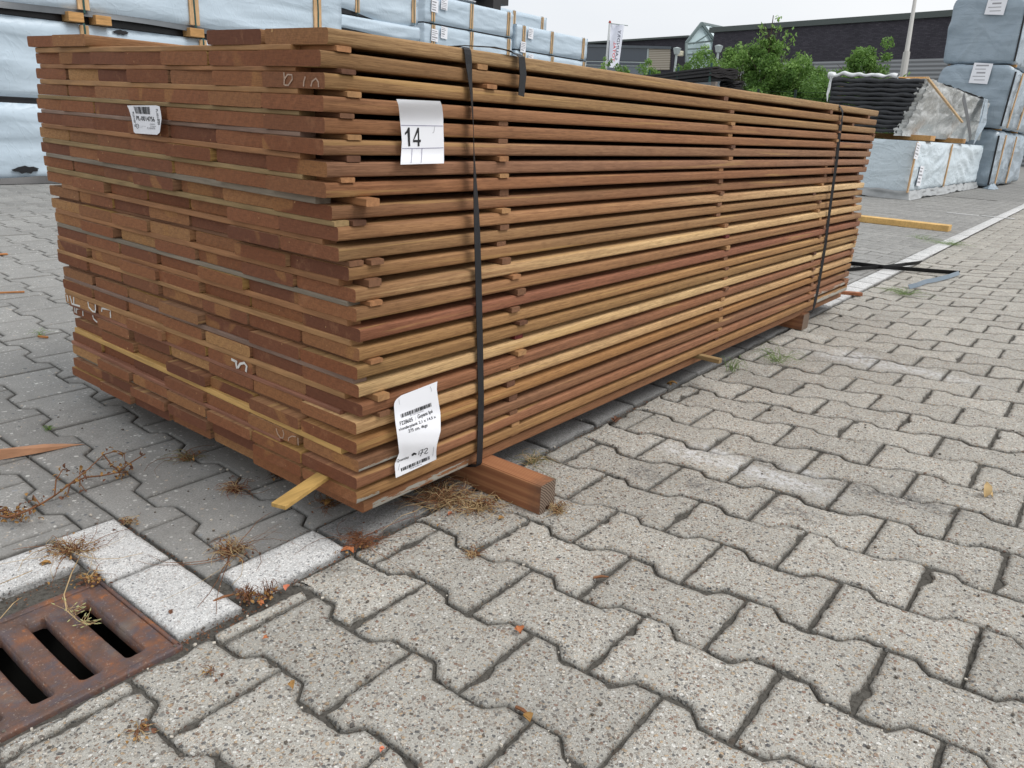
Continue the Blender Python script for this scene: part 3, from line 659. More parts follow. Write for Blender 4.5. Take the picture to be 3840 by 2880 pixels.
def spacer(g_, x, y0, y1, wd, col, where, dyaw=0.0):
    ys = [y0, max(y0 + .02, .01), .25, .5, .75, min(y1 - .01, W7 - .03), y1] if y1 > .8 else [y0, y1]
    ys = sorted({round(q, 4) for q in ys if y0 <= q <= y1}); m = MB(); vs = []
    for y in ys:
        lo, hi = gapz(g_, x, min(max(y, 0), W7)); lo += .0002; hi -= .0002
        if hi - lo < .004: m_ = (hi + lo) / 2; lo, hi = m_ - .0004, m_ + .0004
        xx = x + (y - y0) * dyaw; r = .0012 if hi - lo > .005 else .0002
        for (a, b) in ((-wd / 2, lo + r), (-wd / 2 + r, lo), (wd / 2 - r, lo), (wd / 2, lo + r), (wd / 2, hi - r), (wd / 2 - r, hi), (-wd / 2 + r, hi), (-wd / 2, hi - r)): vs.append((xx + a, y, b))
    k = len(ys); fs = [(i * 8 + j, i * 8 + (j + 1) % 8, i * 8 + 8 + (j + 1) % 8, i * 8 + 8 + j) for i in range(k - 1) for j in range(8)] + [tuple(range(8))[::-1], tuple(k * 8 - 8 + j for j in range(8))]
    m.add(vs, fs); cy = (y0 + y1) / 2; o = m.build('spacer_strip', smat(col), loc=(x, cy, gapz(g_, x, .5)[0]))
    return tag(o, '%s spacer strip %s, %s' % ({'dark': 'dark brown', 'red': 'dark red'}.get(col, col), where, gap_name(g_)), 'spacer strip', 'spacer strips of the strapped timber stack')
random.seed(5)
for g_ in range(24, 1, -1):
    dx = (POSE[g_ - 1][0] + POSE[g_][0]) / 2; dl = (POSE[g_ - 1][5] + POSE[g_][5]) / 2
    y1 = W7 - rnd(.0, .015)
    if g_ == 15: y1 = W7 - .06
    rec = .012 if g_ in (14, 9, 5, 2) else 0.0
    sl_ = (dl - dx) / W7
    spacer(g_, dx + sl_ * YEND[g_] + .0125 + rec + rnd(-.002, .002), YEND[g_], y1, .028, FRONT[g_], 'along the sawn near ends', sl_)
cc = ['brown', 'brown', 'tan', 'brown', 'orange', 'dark']
for ST, where, prot in ((ST2, 'just behind the near corner', 0), (ST3, 'beside the near black strap', 1), (ST4, 'at mid length', 2), (ST5, 'beside the far black strap', 3), (ST6, 'near the far end', 4)):
    for g_, x in ST.items():
        pr = rnd(-.006, .006) if where != 'just behind the near corner' else rnd(.0, .008)
        col = random.choice(cc)
        if (g_, prot) in ((8, 1), (12, 2)): col = 'red'
        if (g_, prot) == (17, 0): pr = .03
        yn = POSE[g_ - 1][1] * (1 - x / 2.75) + POSE[g_ - 1][2] * x / 2.75
        if g_ == 1 and prot == 2:
            a = atz(2707, 1350, .088); spacer(g_, a.x - .01, a.y, .5, .022, 'olive', 'sticking far out at mid length'); continue
        xc = x - .014
        if prot == 0: xc = x + .04 if False else x - .012 + .0
        if prot == 0: xc = max(xc, POSE[g_ - 1][0] + .038)
        spacer(g_, xc, yn - pr, yn + W7 - rnd(.0, .03), .026, col, where, (POSE[g_][5] - POSE[g_][0]) / W7 if prot == 0 else rnd(-.006, .006))
# the long loose stick poking out under the end face
a = (atz(1022, 1877, .1215) + atz(1065, 1904, .1215)) / 2; b = (atz(1187, 1774, .1215) + atz(1225, 1787, .1215)) / 2
m = MB(); d = (b - a).normalized(); m.beam(a, b + d * .16, .027, .0072, bev=.0008); m.v = [(x, y, min(z, z) - .0040) for x, y, z in m.v]
tag(m.build('wooden_stick', strip_wood('yellow_pine', lin('bd9a5c'), (6, 50, 50), .7), loc=a), 'pale yellow stick poking out from under the sawn plank ends near the bottom corner', 'stick')
# bearers
def bearer(x0, x1, y0, label, groove):
    z1 = .0621; y1 = 1.12; w_ = x1 - x0; m = MB(); r = .0025
    pr = [(0, r), (r, 0), (w_ * .42, 0), (w_ * .42, .012), (w_ * .62, .012), (w_ * .62, 0), (w_ - r, 0), (w_, r), (w_, z1 - r), (w_ - r, z1), (r, z1), (0, z1 - r)] if groove else [(0, r), (r, 0), (w_ - r, 0), (w_, r), (w_, z1 - r), (w_ - r, z1), (r, z1), (0, z1 - r)]
    k = len(pr); vs = [(x0 + a, y, b) for y in (y0, .3, .7, y1) for a, b in pr]
    fs = [(i * k + j, i * k + (j + 1) % k, (i + 1) * k + (j + 1) % k, (i + 1) * k + j) for i in range(3) for j in range(k)]
    m.add(vs, fs); m.add(vs[:k], [tuple(range(k))[::-1]], 1); m.add(vs[-k:], [tuple(range(k))], 1)
    mt = Mat('red_pine', .6, .3); v = mt.co(); wv = mt.n('ShaderNodeTexWave', wave_type='BANDS', bands_direction='X'); wv.inputs['Scale'].default_value = 62; wv.inputs['Distortion'].default_value = 1.6; wv.inputs['Detail'].default_value = 2
    mp = mt.n('ShaderNodeMapping'); mp.inputs['Scale'].default_value = (1, .06, 1); mp.inputs['Rotation'].default_value = (0, .25, 0); mt.l(v, mp.inputs[0]); mt.l(mp.outputs[0], wv.inputs['Vector'])
    wz = mt.n('ShaderNodeTexWave', wave_type='BANDS', bands_direction='Z'); wz.inputs['Scale'].default_value = 42; wz.inputs['Distortion'].default_value = 3; mt.l(mp.outputs[0], wz.inputs['Vector'])
    q = mt.mix(mt.ramp(wv.outputs['Fac'], [(.3, 0.0), (.8, .75)]), lin('a57451'), lin('87563c')); q = mt.mix(mt.ramp(wz.outputs['Fac'], [(.5, 0.0), (.9, .4)]), q, lin('8e5e42'))
    g2 = mt.n('ShaderNodeNewGeometry'); sx = mt.n('ShaderNodeSeparateXYZ'); mt.l(g2.outputs['Position'], sx.inputs[0]); mr = mt.n('ShaderNodeMapRange'); mr.inputs[1].default_value = y0 + .035; mr.inputs[2].default_value = y0; mt.l(sx.outputs['Y'], mr.inputs[0])
    q = mt.mix(mt.math('MULTIPLY', mr.outputs[0], mt.ramp(mt.noise(v, 60, 3), [(.3, .2), (.6, .8)])), q, lin('5f4a3e'))
    mt.col(q); mt.bump(wv.outputs['Fac'], .3, .0015)
    me_ = Mat('sawn_pine_end', .85, .15); v = me_.co(); wv = me_.n('ShaderNodeTexWave', wave_type='RINGS', rings_direction='Y'); wv.inputs['Scale'].default_value = 70; wv.inputs['Distortion'].default_value = 2.5
    mp = me_.n('ShaderNodeMapping'); mp.inputs['Location'].default_value = (.06, 0, .05); me_.l(v, mp.inputs[0]); me_.l(mp.outputs[0], wv.inputs['Vector'])
    me_.col(me_.mix(me_.noise(v, 40, 4), me_.mix(wv.outputs['Fac'], lin('57483e'), lin('84756a')), me_.mix(wv.outputs['Fac'], lin('4c4038'), lin('8c7968')))); me_.bump(wv.outputs['Fac'], .5, .001)
    return tag(m.build('bearer_beam', [mt.m, me_.m], loc=(x0, y0, 0)), label, 'timber beam')
bearer(.320, .368, -.147, 'reddish square bearer beam jutting out under the near part of the plank stack', True)
bearer(2.24, 2.31, .002, 'dark square bearer beam under the far part of the plank stack', False)

# straps ------------------------------------------------------------------------
def topz(x): return POSE[24][3] + (POSE[24][4] - POSE[24][3]) * x / 2.75 + .0213
ztop = topz(.22)
m = MB(); pts = []; wd = []
def add(p, w_): pts.append(p); wd.append(w_)
xs_ = .243
add((xs_ + .03, W7 + .012, .3), (1, 0, 0)); add((xs_ + .02, W7 + .012, .70), (1, 0, 0)); add((xs_, W7 + .008, ztop + .004), (1, 0, 0)); add((xs_, W7 - .02, ztop + .006), (1, 0, 0))
for q in (.74, .6, .4, .31): add((xs_, q, ztop + .0025), (1, 0, 0))
add((xs_, .05, ztop + .0022), (1, 0, 0)); add((xs_, .019, ztop + .0016), (1, 0, 0)); add((xs_, .0105, ztop + .0006), (1, 0, 0)); add((xs_, .0065, ztop - .003), (1, 0, 0)); add((xs_ + .0005, .0050, ztop - .010), (1, 0, 0))
path = [(1742, 190, 0), (1758, 240, 8), (1762, 290, 40), (1768, 350, 62), (1771, 405, 76), (1774, 450, 86), (1776, 500, 90), (1777, 560, 84), (1779, 620, 72), (1782, 700, 45), (1786, 790, 20), (1790, 900, 5), (1794, 1050, 0), (1800, 1300, 0), (1804, 1500, 0), (1800, 1680, 0)]
for (px, py, tw) in path[1:]:
    a = aty(px, py, (.004 - .0115 * max(0, min(1, (py - 250) / 250))) if py < 1600 else -.011); t_ = math.radians(tw * .455); add(tuple(a), (math.cos(t_), math.sin(t_), 0))
a = aty(1797, 1738, -.010); add(tuple(a), (1, 0, 0)); add((a.x, a.y + .003, a.z - .006), (1, 0, 0)); zb = .0570
add((a.x, .02, zb), (1, 0, 0)); add((a.x, .5, zb), (1, 0, 0)); add((a.x, W7 + .005, zb), (1, 0, 0)); add((a.x - .01, W7 + .012, .08), (1, 0, 0)); add((xs_ + .03, W7 + .012, .29), (1, 0, 0))
m.ribbon(pts, wd, .0165, .0009)
s1 = tag(m.build('strap', BSTRAP, loc=(xs_, .5, ztop)), 'flat black strap round the near part of the plank stack, twisted halfway down', 'strap', 'black straps round the plank stack')
m = MB(); xf = aty(1955, 215, -.004).x; zt = topz(xf)
m.ribbon([(xs_ + .012, .075, ztop + .0035), (xs_ + .035, .045, ztop + .007), (xf - .05, .02, zt + .008), (xf - .02, .012, zt + .006), (xf - .004, .012, zt + .003), (xf, .004, zt + .0015), (xf + .001, -.004, zt - .003), (xf + .002, -.0055, zt - .015), (xf + .003, -.0075, zt - .03), (xf - .001, -.009, zt - .066)],
         [(.2, 1, 0), (.2, 1, 0), (.4, 1, 0), (.8, .7, 0), (1, .3, 0), (1, 0, 0), (1, 0, 0), (1, 0, 0), (1, 0, 0), (1, .1, 0)], .0185, .0009)
m.build('strap_tail', BSTRAP, s1)
m = MB(); pts = []; wd = []; x2 = 2.20; zt = topz(2.2)
for q in ((x2 + .1, W7 + .01, .1), (x2 + .03, W7 + .01, .5), (x2, W7 + .006, zt + .003), (x2, W7 - .02, zt + .005), (x2, .6, zt + .003), (x2, .05, zt + .002), (x2, .004, zt + .0012), (x2, -.0045, zt - .006)): add(q, (1, 0, 0))
for k_, (px, py) in enumerate([(3160, 420), (3158, 440), (3153, 470), (3145, 530), (3138, 600), (3125, 690), (3110, 800), (3095, 920), (3080, 1010), (3068, 1080), (3055, 1140)]):
    a = aty(px, py, -.0100); add(tuple(a), (1, 0, 0) if k_ < 2 else (.9, -.43, 0))
a = pts[-1]; add((a[0], -.008, .066), (1, 0, 0)); add((a[0], .01, .0555), (1, 0, 0)); add((a[0], .5, .0555), (1, 0, 0)); add((a[0], W7, .0560), (1, 0, 0)); add((a[0], W7 + .012, .08), (1, 0, 0))
m.ribbon(pts, wd, .0135, .0009); tag(m.build('strap', BSTRAP, loc=(x2, .5, zt)), 'thin black strap round the far end of the plank stack', 'strap', 'black straps round the plank stack')

# writing on the planks ------------------------------------------------------------
def strokes(L, j, lines, wd_, mat, dx=-.0009):
    o = planks[L, j]; x = o['_x'] + dx; m = MB()
    for ln in lines:
        pts = [atx(px, py, x) for px, py in ln]
        m.ribbon(pts, [((pts[min(i + 1, len(pts) - 1)] - pts[max(i - 1, 0)]).cross(Vector((1, 0, 0)))) for i in range(len(pts))], wd_, .0006)
    inv = o.matrix_world.inverted(); m.v = [tuple(inv @ Vector(v)) for v in m.v]
    c = bpy.data.objects.new('chalk_mark' if mat is CHALK else 'paint_mark', m.mesh('mark', mat)); C.objects.link(c); c.parent = o
k = 600 / 2212
def Z1(l): return [(1000 + k * x, 80 + k * y) for x, y in l]
strokes(23, 0, [Z1([(238, 705), (245, 790), (242, 880)]), Z1([(245, 800), (290, 735), (350, 740), (355, 800), (300, 885), (250, 880)]), Z1([(535, 765), (515, 830), (510, 900)]), Z1([(612, 900), (630, 830), (680, 790), (715, 840), (718, 910)])], .0022, CHALK)
def Z5(l): return [(160 + k * x, 900 + k * y) for x, y in l]
strokes(8 - 1, 6, [Z5([(335, 760), (345, 800), (352, 850)]), Z5([(375, 770), (395, 840), (400, 870)]), Z5([(430, 790), (430, 880)]), Z5([(400, 880), (460, 900), (515, 915)]), Z5([(625, 855), (640, 930), (690, 985), (725, 995), (730, 960), (728, 895)])], .0040, WPAINT)
strokes(8 - 1, 5, [Z5([(815, 990), (820, 945), (870, 950), (940, 965), (935, 1010), (940, 1075)])], .0042, WPAINT)
strokes(6, 6, [Z5([(440, 920), (450, 1005)]), Z5([(465, 935), (470, 1015)]), Z5([(475, 955), (490, 945), (505, 955)]), Z5([(555, 975), (558, 1050)]), Z5([(690, 1040), (705, 1090), (740, 1125), (765, 1135)])], .0040, WPAINT)
def Z4(l): q = 1300 / 2157; return [(q * x, 900 + q * y) for x, y in l]
strokes(7, 3, [Z4([(1440, 742), (1475, 760)]), Z4([(1465, 750), (1475, 800)]), Z4([(1480, 795), (1495, 770), (1520, 765), (1535, 785), (1530, 820)])], .0048, WPAINT)
def Z6(l): return [(1000 + k * x, 1300 + k * y) for x, y in l]
strokes(4, 1, [Z6([(130, 1130), (150, 1200), (185, 1255), (225, 1265), (238, 1200), (220, 1150)]), Z6([(300, 1300), (305, 1260), (350, 1235), (400, 1245)]), Z6([(432, 1260), (437, 1365)])], .0018, CHALK)

# paper labels ------------------------------------------------------------------------
def text_mesh(s, bold=0.0):
    cu = bpy.data.curves.new('t', 'FONT'); cu.body = s; cu.offset = bold; cu.resolution_u = 3; cu.fill_mode = 'FRONT'
    o = bpy.data.objects.new('t', cu); C.objects.link(o); dg = bpy.context.evaluated_depsgraph_get(); me = bpy.data.meshes.new_from_object(o.evaluated_get(dg))
    vs = [(v.co.x, v.co.y) for v in me.vertices]; fs = [tuple(p.vertices) for p in me.polygons]; bpy.data.objects.remove(o); bpy.data.curves.remove(cu); bpy.data.meshes.remove(me)
    x0 = min(v[0] for v in vs); x1 = max(v[0] for v in vs); y0 = min(v[1] for v in vs); y1 = max(v[1] for v in vs)
    return [((x - x0) / (x1 - x0), (y - y0) / (y1 - y0)) for x, y in vs], fs
class Label:
    def __init__(s, zoom, surf): s.o, s.k, s.surf = zoom[:2], zoom[2], surf; s.i = 0
    def P(s, x, y, lift=0.0):
        px, py = s.o[0] + x * s.k, s.o[1] + y * s.k; return s.surf(px, py, lift)
    def quad(s, q, n=1):            # q = TL, TR, BR, BL in zoom coordinates -> fn(u, v), v down
        return lambda u, v: tuple((q[0][i] * (1 - u) + q[1][i] * u) * (1 - v) + (q[3][i] * (1 - u) + q[2][i] * u) * v for i in (0, 1))
    def text(s, m, t, q, bold=0.0, mi=0):
        f = s.quad(q); vs, fs = text_mesh(t, bold); m.add([s.P(*f(u, 1 - v), .0006) for u, v in vs], [g_[::-1] for g_ in fs], mi)
    def bar(s, m, q, n, mi=0, seed=1):
        f = s.quad(q); rr = random.Random(seed); u = 0
        while u < 1:
            w_ = rr.choice((1, 1, 2, 3)) / n; a, b = u, min(1, u + w_)
            m.add([s.P(*f(a, 0), .0006), s.P(*f(b, 0), .0006), s.P(*f(b, 1), .0006), s.P(*f(a, 1), .0006)], [(0, 1, 2, 3)], mi); u = b + rr.choice((1, 1, 2)) / n
    def line(s, m, pts, w_, mi=0):
        for (x0, y0), (x1, y1) in zip(pts, pts[1:]):
            L = math.hypot(x1 - x0, y1 - y0) or 1; nx_, ny_ = -(y1 - y0) / L * w_ / 2, (x1 - x0) / L * w_ / 2
            m.add([s.P(x0 + nx_, y0 + ny_, .0006), s.P(x1 + nx_, y1 + ny_, .0006), s.P(x1 - nx_, y1 - ny_, .0006), s.P(x0 - nx_, y0 - ny_, .0006)], [(0, 1, 2, 3)], mi)
    def sheet(s, left, right, label, nu=14, nv=30):
        def at(poly, t):
            L = [0]; 
            for a, b in zip(poly, poly[1:]): L.append(L[-1] + math.hypot(b[0] - a[0], b[1] - a[1]))
            q = t * L[-1]
            for i in range(len(poly) - 1):
                if q <= L[i + 1] + 1e-9:
                    f = (q - L[i]) / ((L[i + 1] - L[i]) or 1); return tuple(poly[i][c] * (1 - f) + poly[i + 1][c] * f for c in (0, 1))
            return poly[-1]
        m = MB()
        def fn(u, v): a, b = at(left, v), at(right, v); return s.P(a[0] * (1 - u) + b[0] * u, a[1] * (1 - u) + b[1] * u)
        c = fn(.5, .5)
        m.grid(fn, nu, nv); n = len(m.v); m.grid(lambda u, v: s.P(*((lambda a, b: (a[0] * (1 - u) + b[0] * u, a[1] * (1 - u) + b[1] * u))(at(left, v), at(right, v))), -.0004), nu, nv, flip=True)
        root = empty('paper_label', c, label, 'label', None); m.build('paper', PAPER, root, True); return root
def ss(t): t = max(0, min(1, t)); return t * t * (3 - 2 * t)
# -- the "14" sheet
def surfA(px, py, lift): t = (py - 372) / 245; return aty(px, py, -.0045 - .016 * (1 - ss(t / .42)) ** 1.5 - .004 * ss((t - .8) / .2) - lift)
A = Label((1460, 340, 300 / 952), surfA)
rt = A.sheet([(83, 100), (108, 170), (122, 290), (140, 480), (150, 600), (133, 880)], [(605, 125), (628, 180), (641, 300), (644, 480), (650, 650), (650, 865)], 'white paper label numbered 14 stapled to the plank edges beside the near strap')
m = MB()
def poly(lab, mb, pts, lift=.0006): mb.add([lab.P(x, y, lift) for x, y in pts], [tuple(range(len(pts)))])
poly(A, m, [(225, 438), (243, 440), (250, 660), (228, 661), (217, 500), (188, 528), (185, 502), (205, 480)])
poly(A, m, [(335, 441), (354, 441), (357, 582), (376, 584), (375, 612), (359, 612), (361, 660), (339, 660), (338, 612), (284, 612), (283, 590)])
m2 = MB(); 
m.build('number', INK, rt)
m = MB()
A.line(m, [(140, 412), (400, 416), (640, 421)], 5); A.line(m, [(152, 688), (400, 685), (646, 680)], 5); A.line(m, [(272, 690), (268, 780), (258, 862)], 4); A.line(m, [(390, 688), (386, 780), (378, 858)], 4); m.build('ruled_line', INKB, rt)
m = MB(); A.line(m, [(542, 425), (530, 495), (512, 503)], 4); m.build('staple', INKG, rt)
m = MB(); poly(A, m, [(296, 586), (338, 586), (337, 500)], .0009); m.build('number_gap', PAPER, rt)
# -- the product sheet
def surfB(px, py, lift):
    t = (py - 1450) / 330; b = -.0105 - .010 * ss((t - .25) / .3) * (1 - ss((t - .62) / .25)) - .006 * (1 - ss((px - 1478) / 30)); return aty(px, py, b - lift)
B = Label((1440, 1400, 260 / 604), surfB)
rt = B.sheet([(150, 192), (100, 232), (86, 275), (98, 420), (118, 560), (133, 690), (92, 795), (103, 912)], [(465, 70), (460, 140), (474, 240), (492, 350), (494, 500), (462, 620), (455, 680), (456, 750)], 'white printed product label with barcodes and handwritten 172, stapled to the lower plank edges')
m = MB()
B.bar(m, ((144, 357), (410, 256), (414, 288), (150, 390)), 95, 0, 3)
B.text(m, '8715815343021', ((225, 362), (345, 318), (349, 330), (229, 374)), 0, 1)
B.text(m, 'P228605', ((135, 421), (248, 382), (254, 416), (141, 456)), .012); B.line(m, [(272, 376), (277, 412)], 2, 1)
B.text(m, 'Guyana Ip\u00e9', ((291, 360), (420, 314), (428, 350), (297, 408)), .012)
B.text(m, 'vlonderplank 2,1 x 14,5 x', ((128, 478), (448, 364), (456, 394), (134, 513)), .012)
B.text(m, '275 cm, 4kgs', ((211, 490), (378, 436), (382, 470), (217, 527)), .012)
B.text(m, 'Quantity', ((110, 754), (216, 717), (219, 744), (113, 784)), .012)
B.bar(m, ((146, 828), (396, 720), (400, 748), (151, 855)), 80, 0, 9)
B.bar(m, ((225, 828), (328, 786), (331, 793), (228, 835)), 30, 1, 6)
m.build('print', [INK, INKG], rt)
m = MB(); B.line(m, [(308, 676), (303, 712)], 5)
B.line(m, [(318, 672), (342, 662), (330, 690), (318, 722)], 5); B.line(m, [(315, 698), (345, 686)], 4); B.line(m, [(350, 668), (362, 655), (378, 652), (380, 664), (352, 698), (366, 700), (385, 690)], 5)
for i in range(9): B.line(m, [(240 + i * 2, 712 + (i * 7) % 14), (262, 692 + (i * 5) % 16), (284 - i, 700 + (i * 3) % 10)], 4)
m.build('handwriting', INK, rt)
m = MB()
for q in ([(130, 228), (134, 262), (139, 272)], [(403, 115), (413, 140), (414, 158)], [(434, 640), (426, 720)], [(136, 790), (124, 846)]): B.line(m, q, 3)
m.build('staple', INKG, rt)
# -- the pallet number sticker on the end face
def surfC(px, py, lift): t = (px - 478) / 125; return atx(px, py, -.036 - .006 * ss((t - .75) / .25) - .003 * (1 - ss(t / .2)) - lift)
D = Label((460, 370, 170 / 1079), surfC)
rt = D.sheet([(106, 163), (150, 260), (205, 440), (240, 620), (262, 790), (303, 824)], [(800, 160), (880, 185), (902, 300), (926, 475), (905, 640), (885, 800), (820, 860)], 'small white barcode label PL-0014756 stuck on the sawn plank ends')
m = MB(); D.bar(m, ((255, 188), (635, 195), (650, 372), (315, 355)), 60, 0, 5)
D.text(m, 'PL-0014756', ((318, 405), (752, 432), (764, 552), (330, 512)), .012)
D.text(m, 'PL-0014756', ((582, 675), (772, 682), (776, 733), (586, 727)), .01, 1); D.line(m, [(650, 652), (785, 660)], 8, 0)
D.bar(m, ((642, 592), (765, 596), (767, 624), (645, 620)), 26, 1, 4)
D.text(m, 'PL-0014756', ((830, 245), (880, 620), (835, 625), (785, 250)), .01)
D.text(m, 'PL-0014756', ((285, 668), (222, 310), (262, 305), (325, 660)), .01)
D.bar(m, ((380, 644), (550, 656), (551, 664), (381, 652)), 40, 1, 8); D.bar(m, ((382, 680), (465, 687), (466, 695), (383, 688)), 24, 1, 9)
D.line(m, [(335, 600), (368, 610), (372, 690), (350, 712), (332, 690), (335, 605)], 8); D.line(m, [(820, 480), (880, 490), (830, 540)], 6); D.line(m, [(872, 510), (880, 625)], 6)
m.build('print', [INK, INKG], rt)
# ------------------------------------------------------------------ WRAPPED PACKS
def ground_at(px, py, d): q = atd(px, py, d); return q
def pack(name, x0, x1, y0, y1, z0, z1, mat, label, battens=(), yaw=0.0, amp=.012, seed=0, group='packs of timber wrapped in plastic', bmat=None, sag=.0, tags=(), ends=(), lean=0.0, bw=.07, drape=0.0, strapc=True, core=True, holes=()):
    """box pack; the long face towards the camera is y0, battens are x positions on it"""
    cx, cy = (x0 + x1) / 2, (y0 + y1) / 2; root = empty(name, (cx, cy, z0), label, 'wrapped pack', group)
    lx, ly, h = x1 - x0, y1 - y0, z1 - z0; cyw, syw = math.cos(yaw), math.sin(yaw)
    def T(x, y, z):
        x += lean * (z - z0); dx, dy = x - cx, y - cy; return (cx + dx * cyw - dy * syw, cy + dx * syw + dy * cyw, z)
    m = MB(); st = max(.045, lx / 90); nx_, ny_, nz_ = max(8, int(lx / st)), max(6, int(ly / .07)), max(8, int(h / .045))
    def wr(p, nrm):
        p = Vector(p); a = Vector((p.x * .7 + seed, p.y * .7, p.z * 5.0 + p.x * .4)); n_ = noise.noise(a) + .4 * noise.noise(Vector((p.x * 1.6 + p.z * 2.4 + seed, p.y * 1.6, p.z * 11))) + .10 * noise.noise(Vector((p.x * 5 + seed, p.y * 5, p.z * 20)))
        rdg = 1 - abs(noise.noise(Vector((p.x * .9 - p.z * 1.6 + seed * 3, p.y * .9, p.z * 4.1)))) * 2.4; n_ += max(0, rdg - .5) * .9
        if drape:
            dd_ = min([abs(p.x - b_) for b_ in battens] or [1.0]) if abs(nrm.y) > .5 else p.y * .8
            ph = p.z * 17 + 7.0 * math.sqrt(dd_ + .02) * (1 if int(seed) % 2 else -1) + 3.0 * noise.noise(Vector((p.x * 1.1 + seed, p.y, p.z * 1.6))); msk = .35 + .65 * max(0, min(1, .5 + 1.6 * noise.noise(Vector((p.x * 1.4 + 9 + seed, p.y * 2, p.z * 1.3)))))
            n_ = n_ * .55 + drape * msk * (abs(math.sin(ph)) ** .8 - .4)
        if battens:                      # cloth pulled in at the battens
            dmin = min(abs(p.x - b) for b in battens); n_ *= min(1, .25 + dmin / .25)
        t = (p.z - z0) / h; e = min(1, min(t, 1 - t) * 8 + .15)
        return nrm * (n_ * amp * e)
    R_ = .03
    def face(fn, nu, nv, nrm):
        m.grid(lambda u, v: T(*(Vector(fn(u, v)) + wr(fn(u, v), Vector(nrm)))), nu, nv)
    rc = lambda x, y, z: (x, y, z)
    face(lambda u, v: (x0 + lx * u, y0 + (R_ if v in (0, 1) else 0), z0 + h * v - sag * math.sin(math.pi * 3 * u) * (1 - v)), nx_, nz_, (0, -1, 0))
    face(lambda u, v: (x1 - lx * u, y1, z0 + h * v), max(6, nx_ // 3), max(4, nz_ // 3), (0, 1, 0))
    face(lambda u, v: (x0, y1 - ly * u, z0 + h * v), ny_, nz_, (-1, 0, 0))
    face(lambda u, v: (x1, y0 + ly * u, z0 + h * v), ny_, nz_, (1, 0, 0))
    face(lambda u, v: (x0 + lx * u, y0 + R_ + (ly - R_) * v, z1), nx_ // 2, ny_, (0, 0, 1))
    # weld the borders
    bm = bmesh.new(); vs = [bm.verts.new(v) for v in m.v]; 
    for f_ in m.f:
        try: bm.faces.new([vs[i] for i in f_])
        except ValueError: pass
    bmesh.ops.remove_doubles(bm, verts=bm.verts, dist=.02 if lx < 12 else .03); bm.verts.index_update()
    m2 = MB(); m2.add([v.co.copy() for v in bm.verts], [[v.index for v in f_.verts] for f_ in bm.faces]); bm.free()
    m2.build('wrap', mat, root, True)
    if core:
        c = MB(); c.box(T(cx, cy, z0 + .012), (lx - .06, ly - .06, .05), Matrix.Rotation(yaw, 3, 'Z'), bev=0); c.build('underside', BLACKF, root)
    for i, b in enumerate(battens):
        a, q = T(b, y0 - .012, z0 + .02), T(b, y0 - .012, z1 - .01); t = MB(); t.beam(a, q, bw, .018, up=(0, 1, 0), bev=.002); t.build('batten', bmat or PINE, root)
        if strapc:
            t = MB(); o_ = .004 * math.sin(i * 2.3); t.ribbon([T(b, y1 + .01, z1 + .004), T(b, y0 - .02, z1 + .004), T(b + o_, y0 - .0235, z1 - .03), T(b - o_, y0 - .0235, (z0 + z1) / 2), T(b + o_, y0 - .0235, z0 - .005), T(b, y0 + .03, z0 - .010)], [(cyw, syw, 0)] * 6, .016, .002); t.build('strap', GSTRAP, root)
    for (tx, tz, tw, th, rot) in tags:
        t = MB(); R = Matrix.Rotation(yaw, 3, 'Z') @ Matrix.Rotation(rot, 3, 'Y'); t.box(T(tx, y0 - .03, tz), (tw, .003, th), R); lb = t.build('paper_tag', PAPER, root)
        t = MB()
        rr = random.Random(int(tx * 100)); zz = th / 2 - .02
        while zz > -th / 2 + .03:
            hh = rr.choice((.012, .02, .035)); L = tw * rr.uniform(.4, .85); t.box(Vector(T(tx, y0 - .0325, tz)) + R @ Vector((-(tw * .85 - L) / 2, 0, zz - hh / 2)), (L, .001, hh * .6), R); zz -= hh + .012
        ch = t.build('print', INKG, lb); ch['_o'] = list(lb['_o'])
    for (hx, hz, hw, hh) in holes:
        t = MB(); n_ = 16; pts = [T(hx + hw * math.cos(2 * math.pi * i / n_) * (1 + .2 * math.sin(i * 1.7)), y0 - .022, hz + hh * math.sin(2 * math.pi * i / n_) * (1 + .25 * math.cos(i * 2.9))) for i in range(n_)]
        back = [(p[0], p[1] + .012, p[2]) for p in pts]; t.add(pts + back, [tuple(range(n_))] + [(i, (i + 1) % n_, n_ + (i + 1) % n_, n_ + i) for i in range(n_)]); t.build('torn_hole', BLACKF, root)
    return root
def xA(px, Y, py=60): return aty(px, py, Y).x
GRP = 'packs of timber wrapped in plastic'
# the long row on the left, three high
YA = 6.3; XE = 5.24
bA = [xA(303, YA, 20), xA(718, YA, 45), xA(1180, YA, 40)]
bA0 = [-.3] + bA[:3]
pack('wrapped_pack', -1.4, XE, YA, YA + 1.1, .035, .628, WRAP, 'pale blue wrapped pack lowest at the left, with a torn hole near the ground', (), seed=1, amp=.034, drape=.35, holes=((1.93, .115, .09, .028),), sag=.0)
pack('wrapped_pack', -1.4, XE, YA, YA + 1.1, .675, 1.275, WRAP, 'pale blue wrapped pack second from the ground at the left, behind the plank ends', (bA[0], xA(757, YA, 150)), seed=2, amp=.034, drape=.3, holes=((2.83, 1.245, .06, .018),))
pack('wrapped_pack', -1.4, XE - .0, YA - .03, YA + 1.1, 1.36, 1.96, WRAP, 'pale blue wrapped pack with three wooden battens, highest and leftmost in the yard', bA, seed=3, amp=.018, drape=.5, bw=.095)
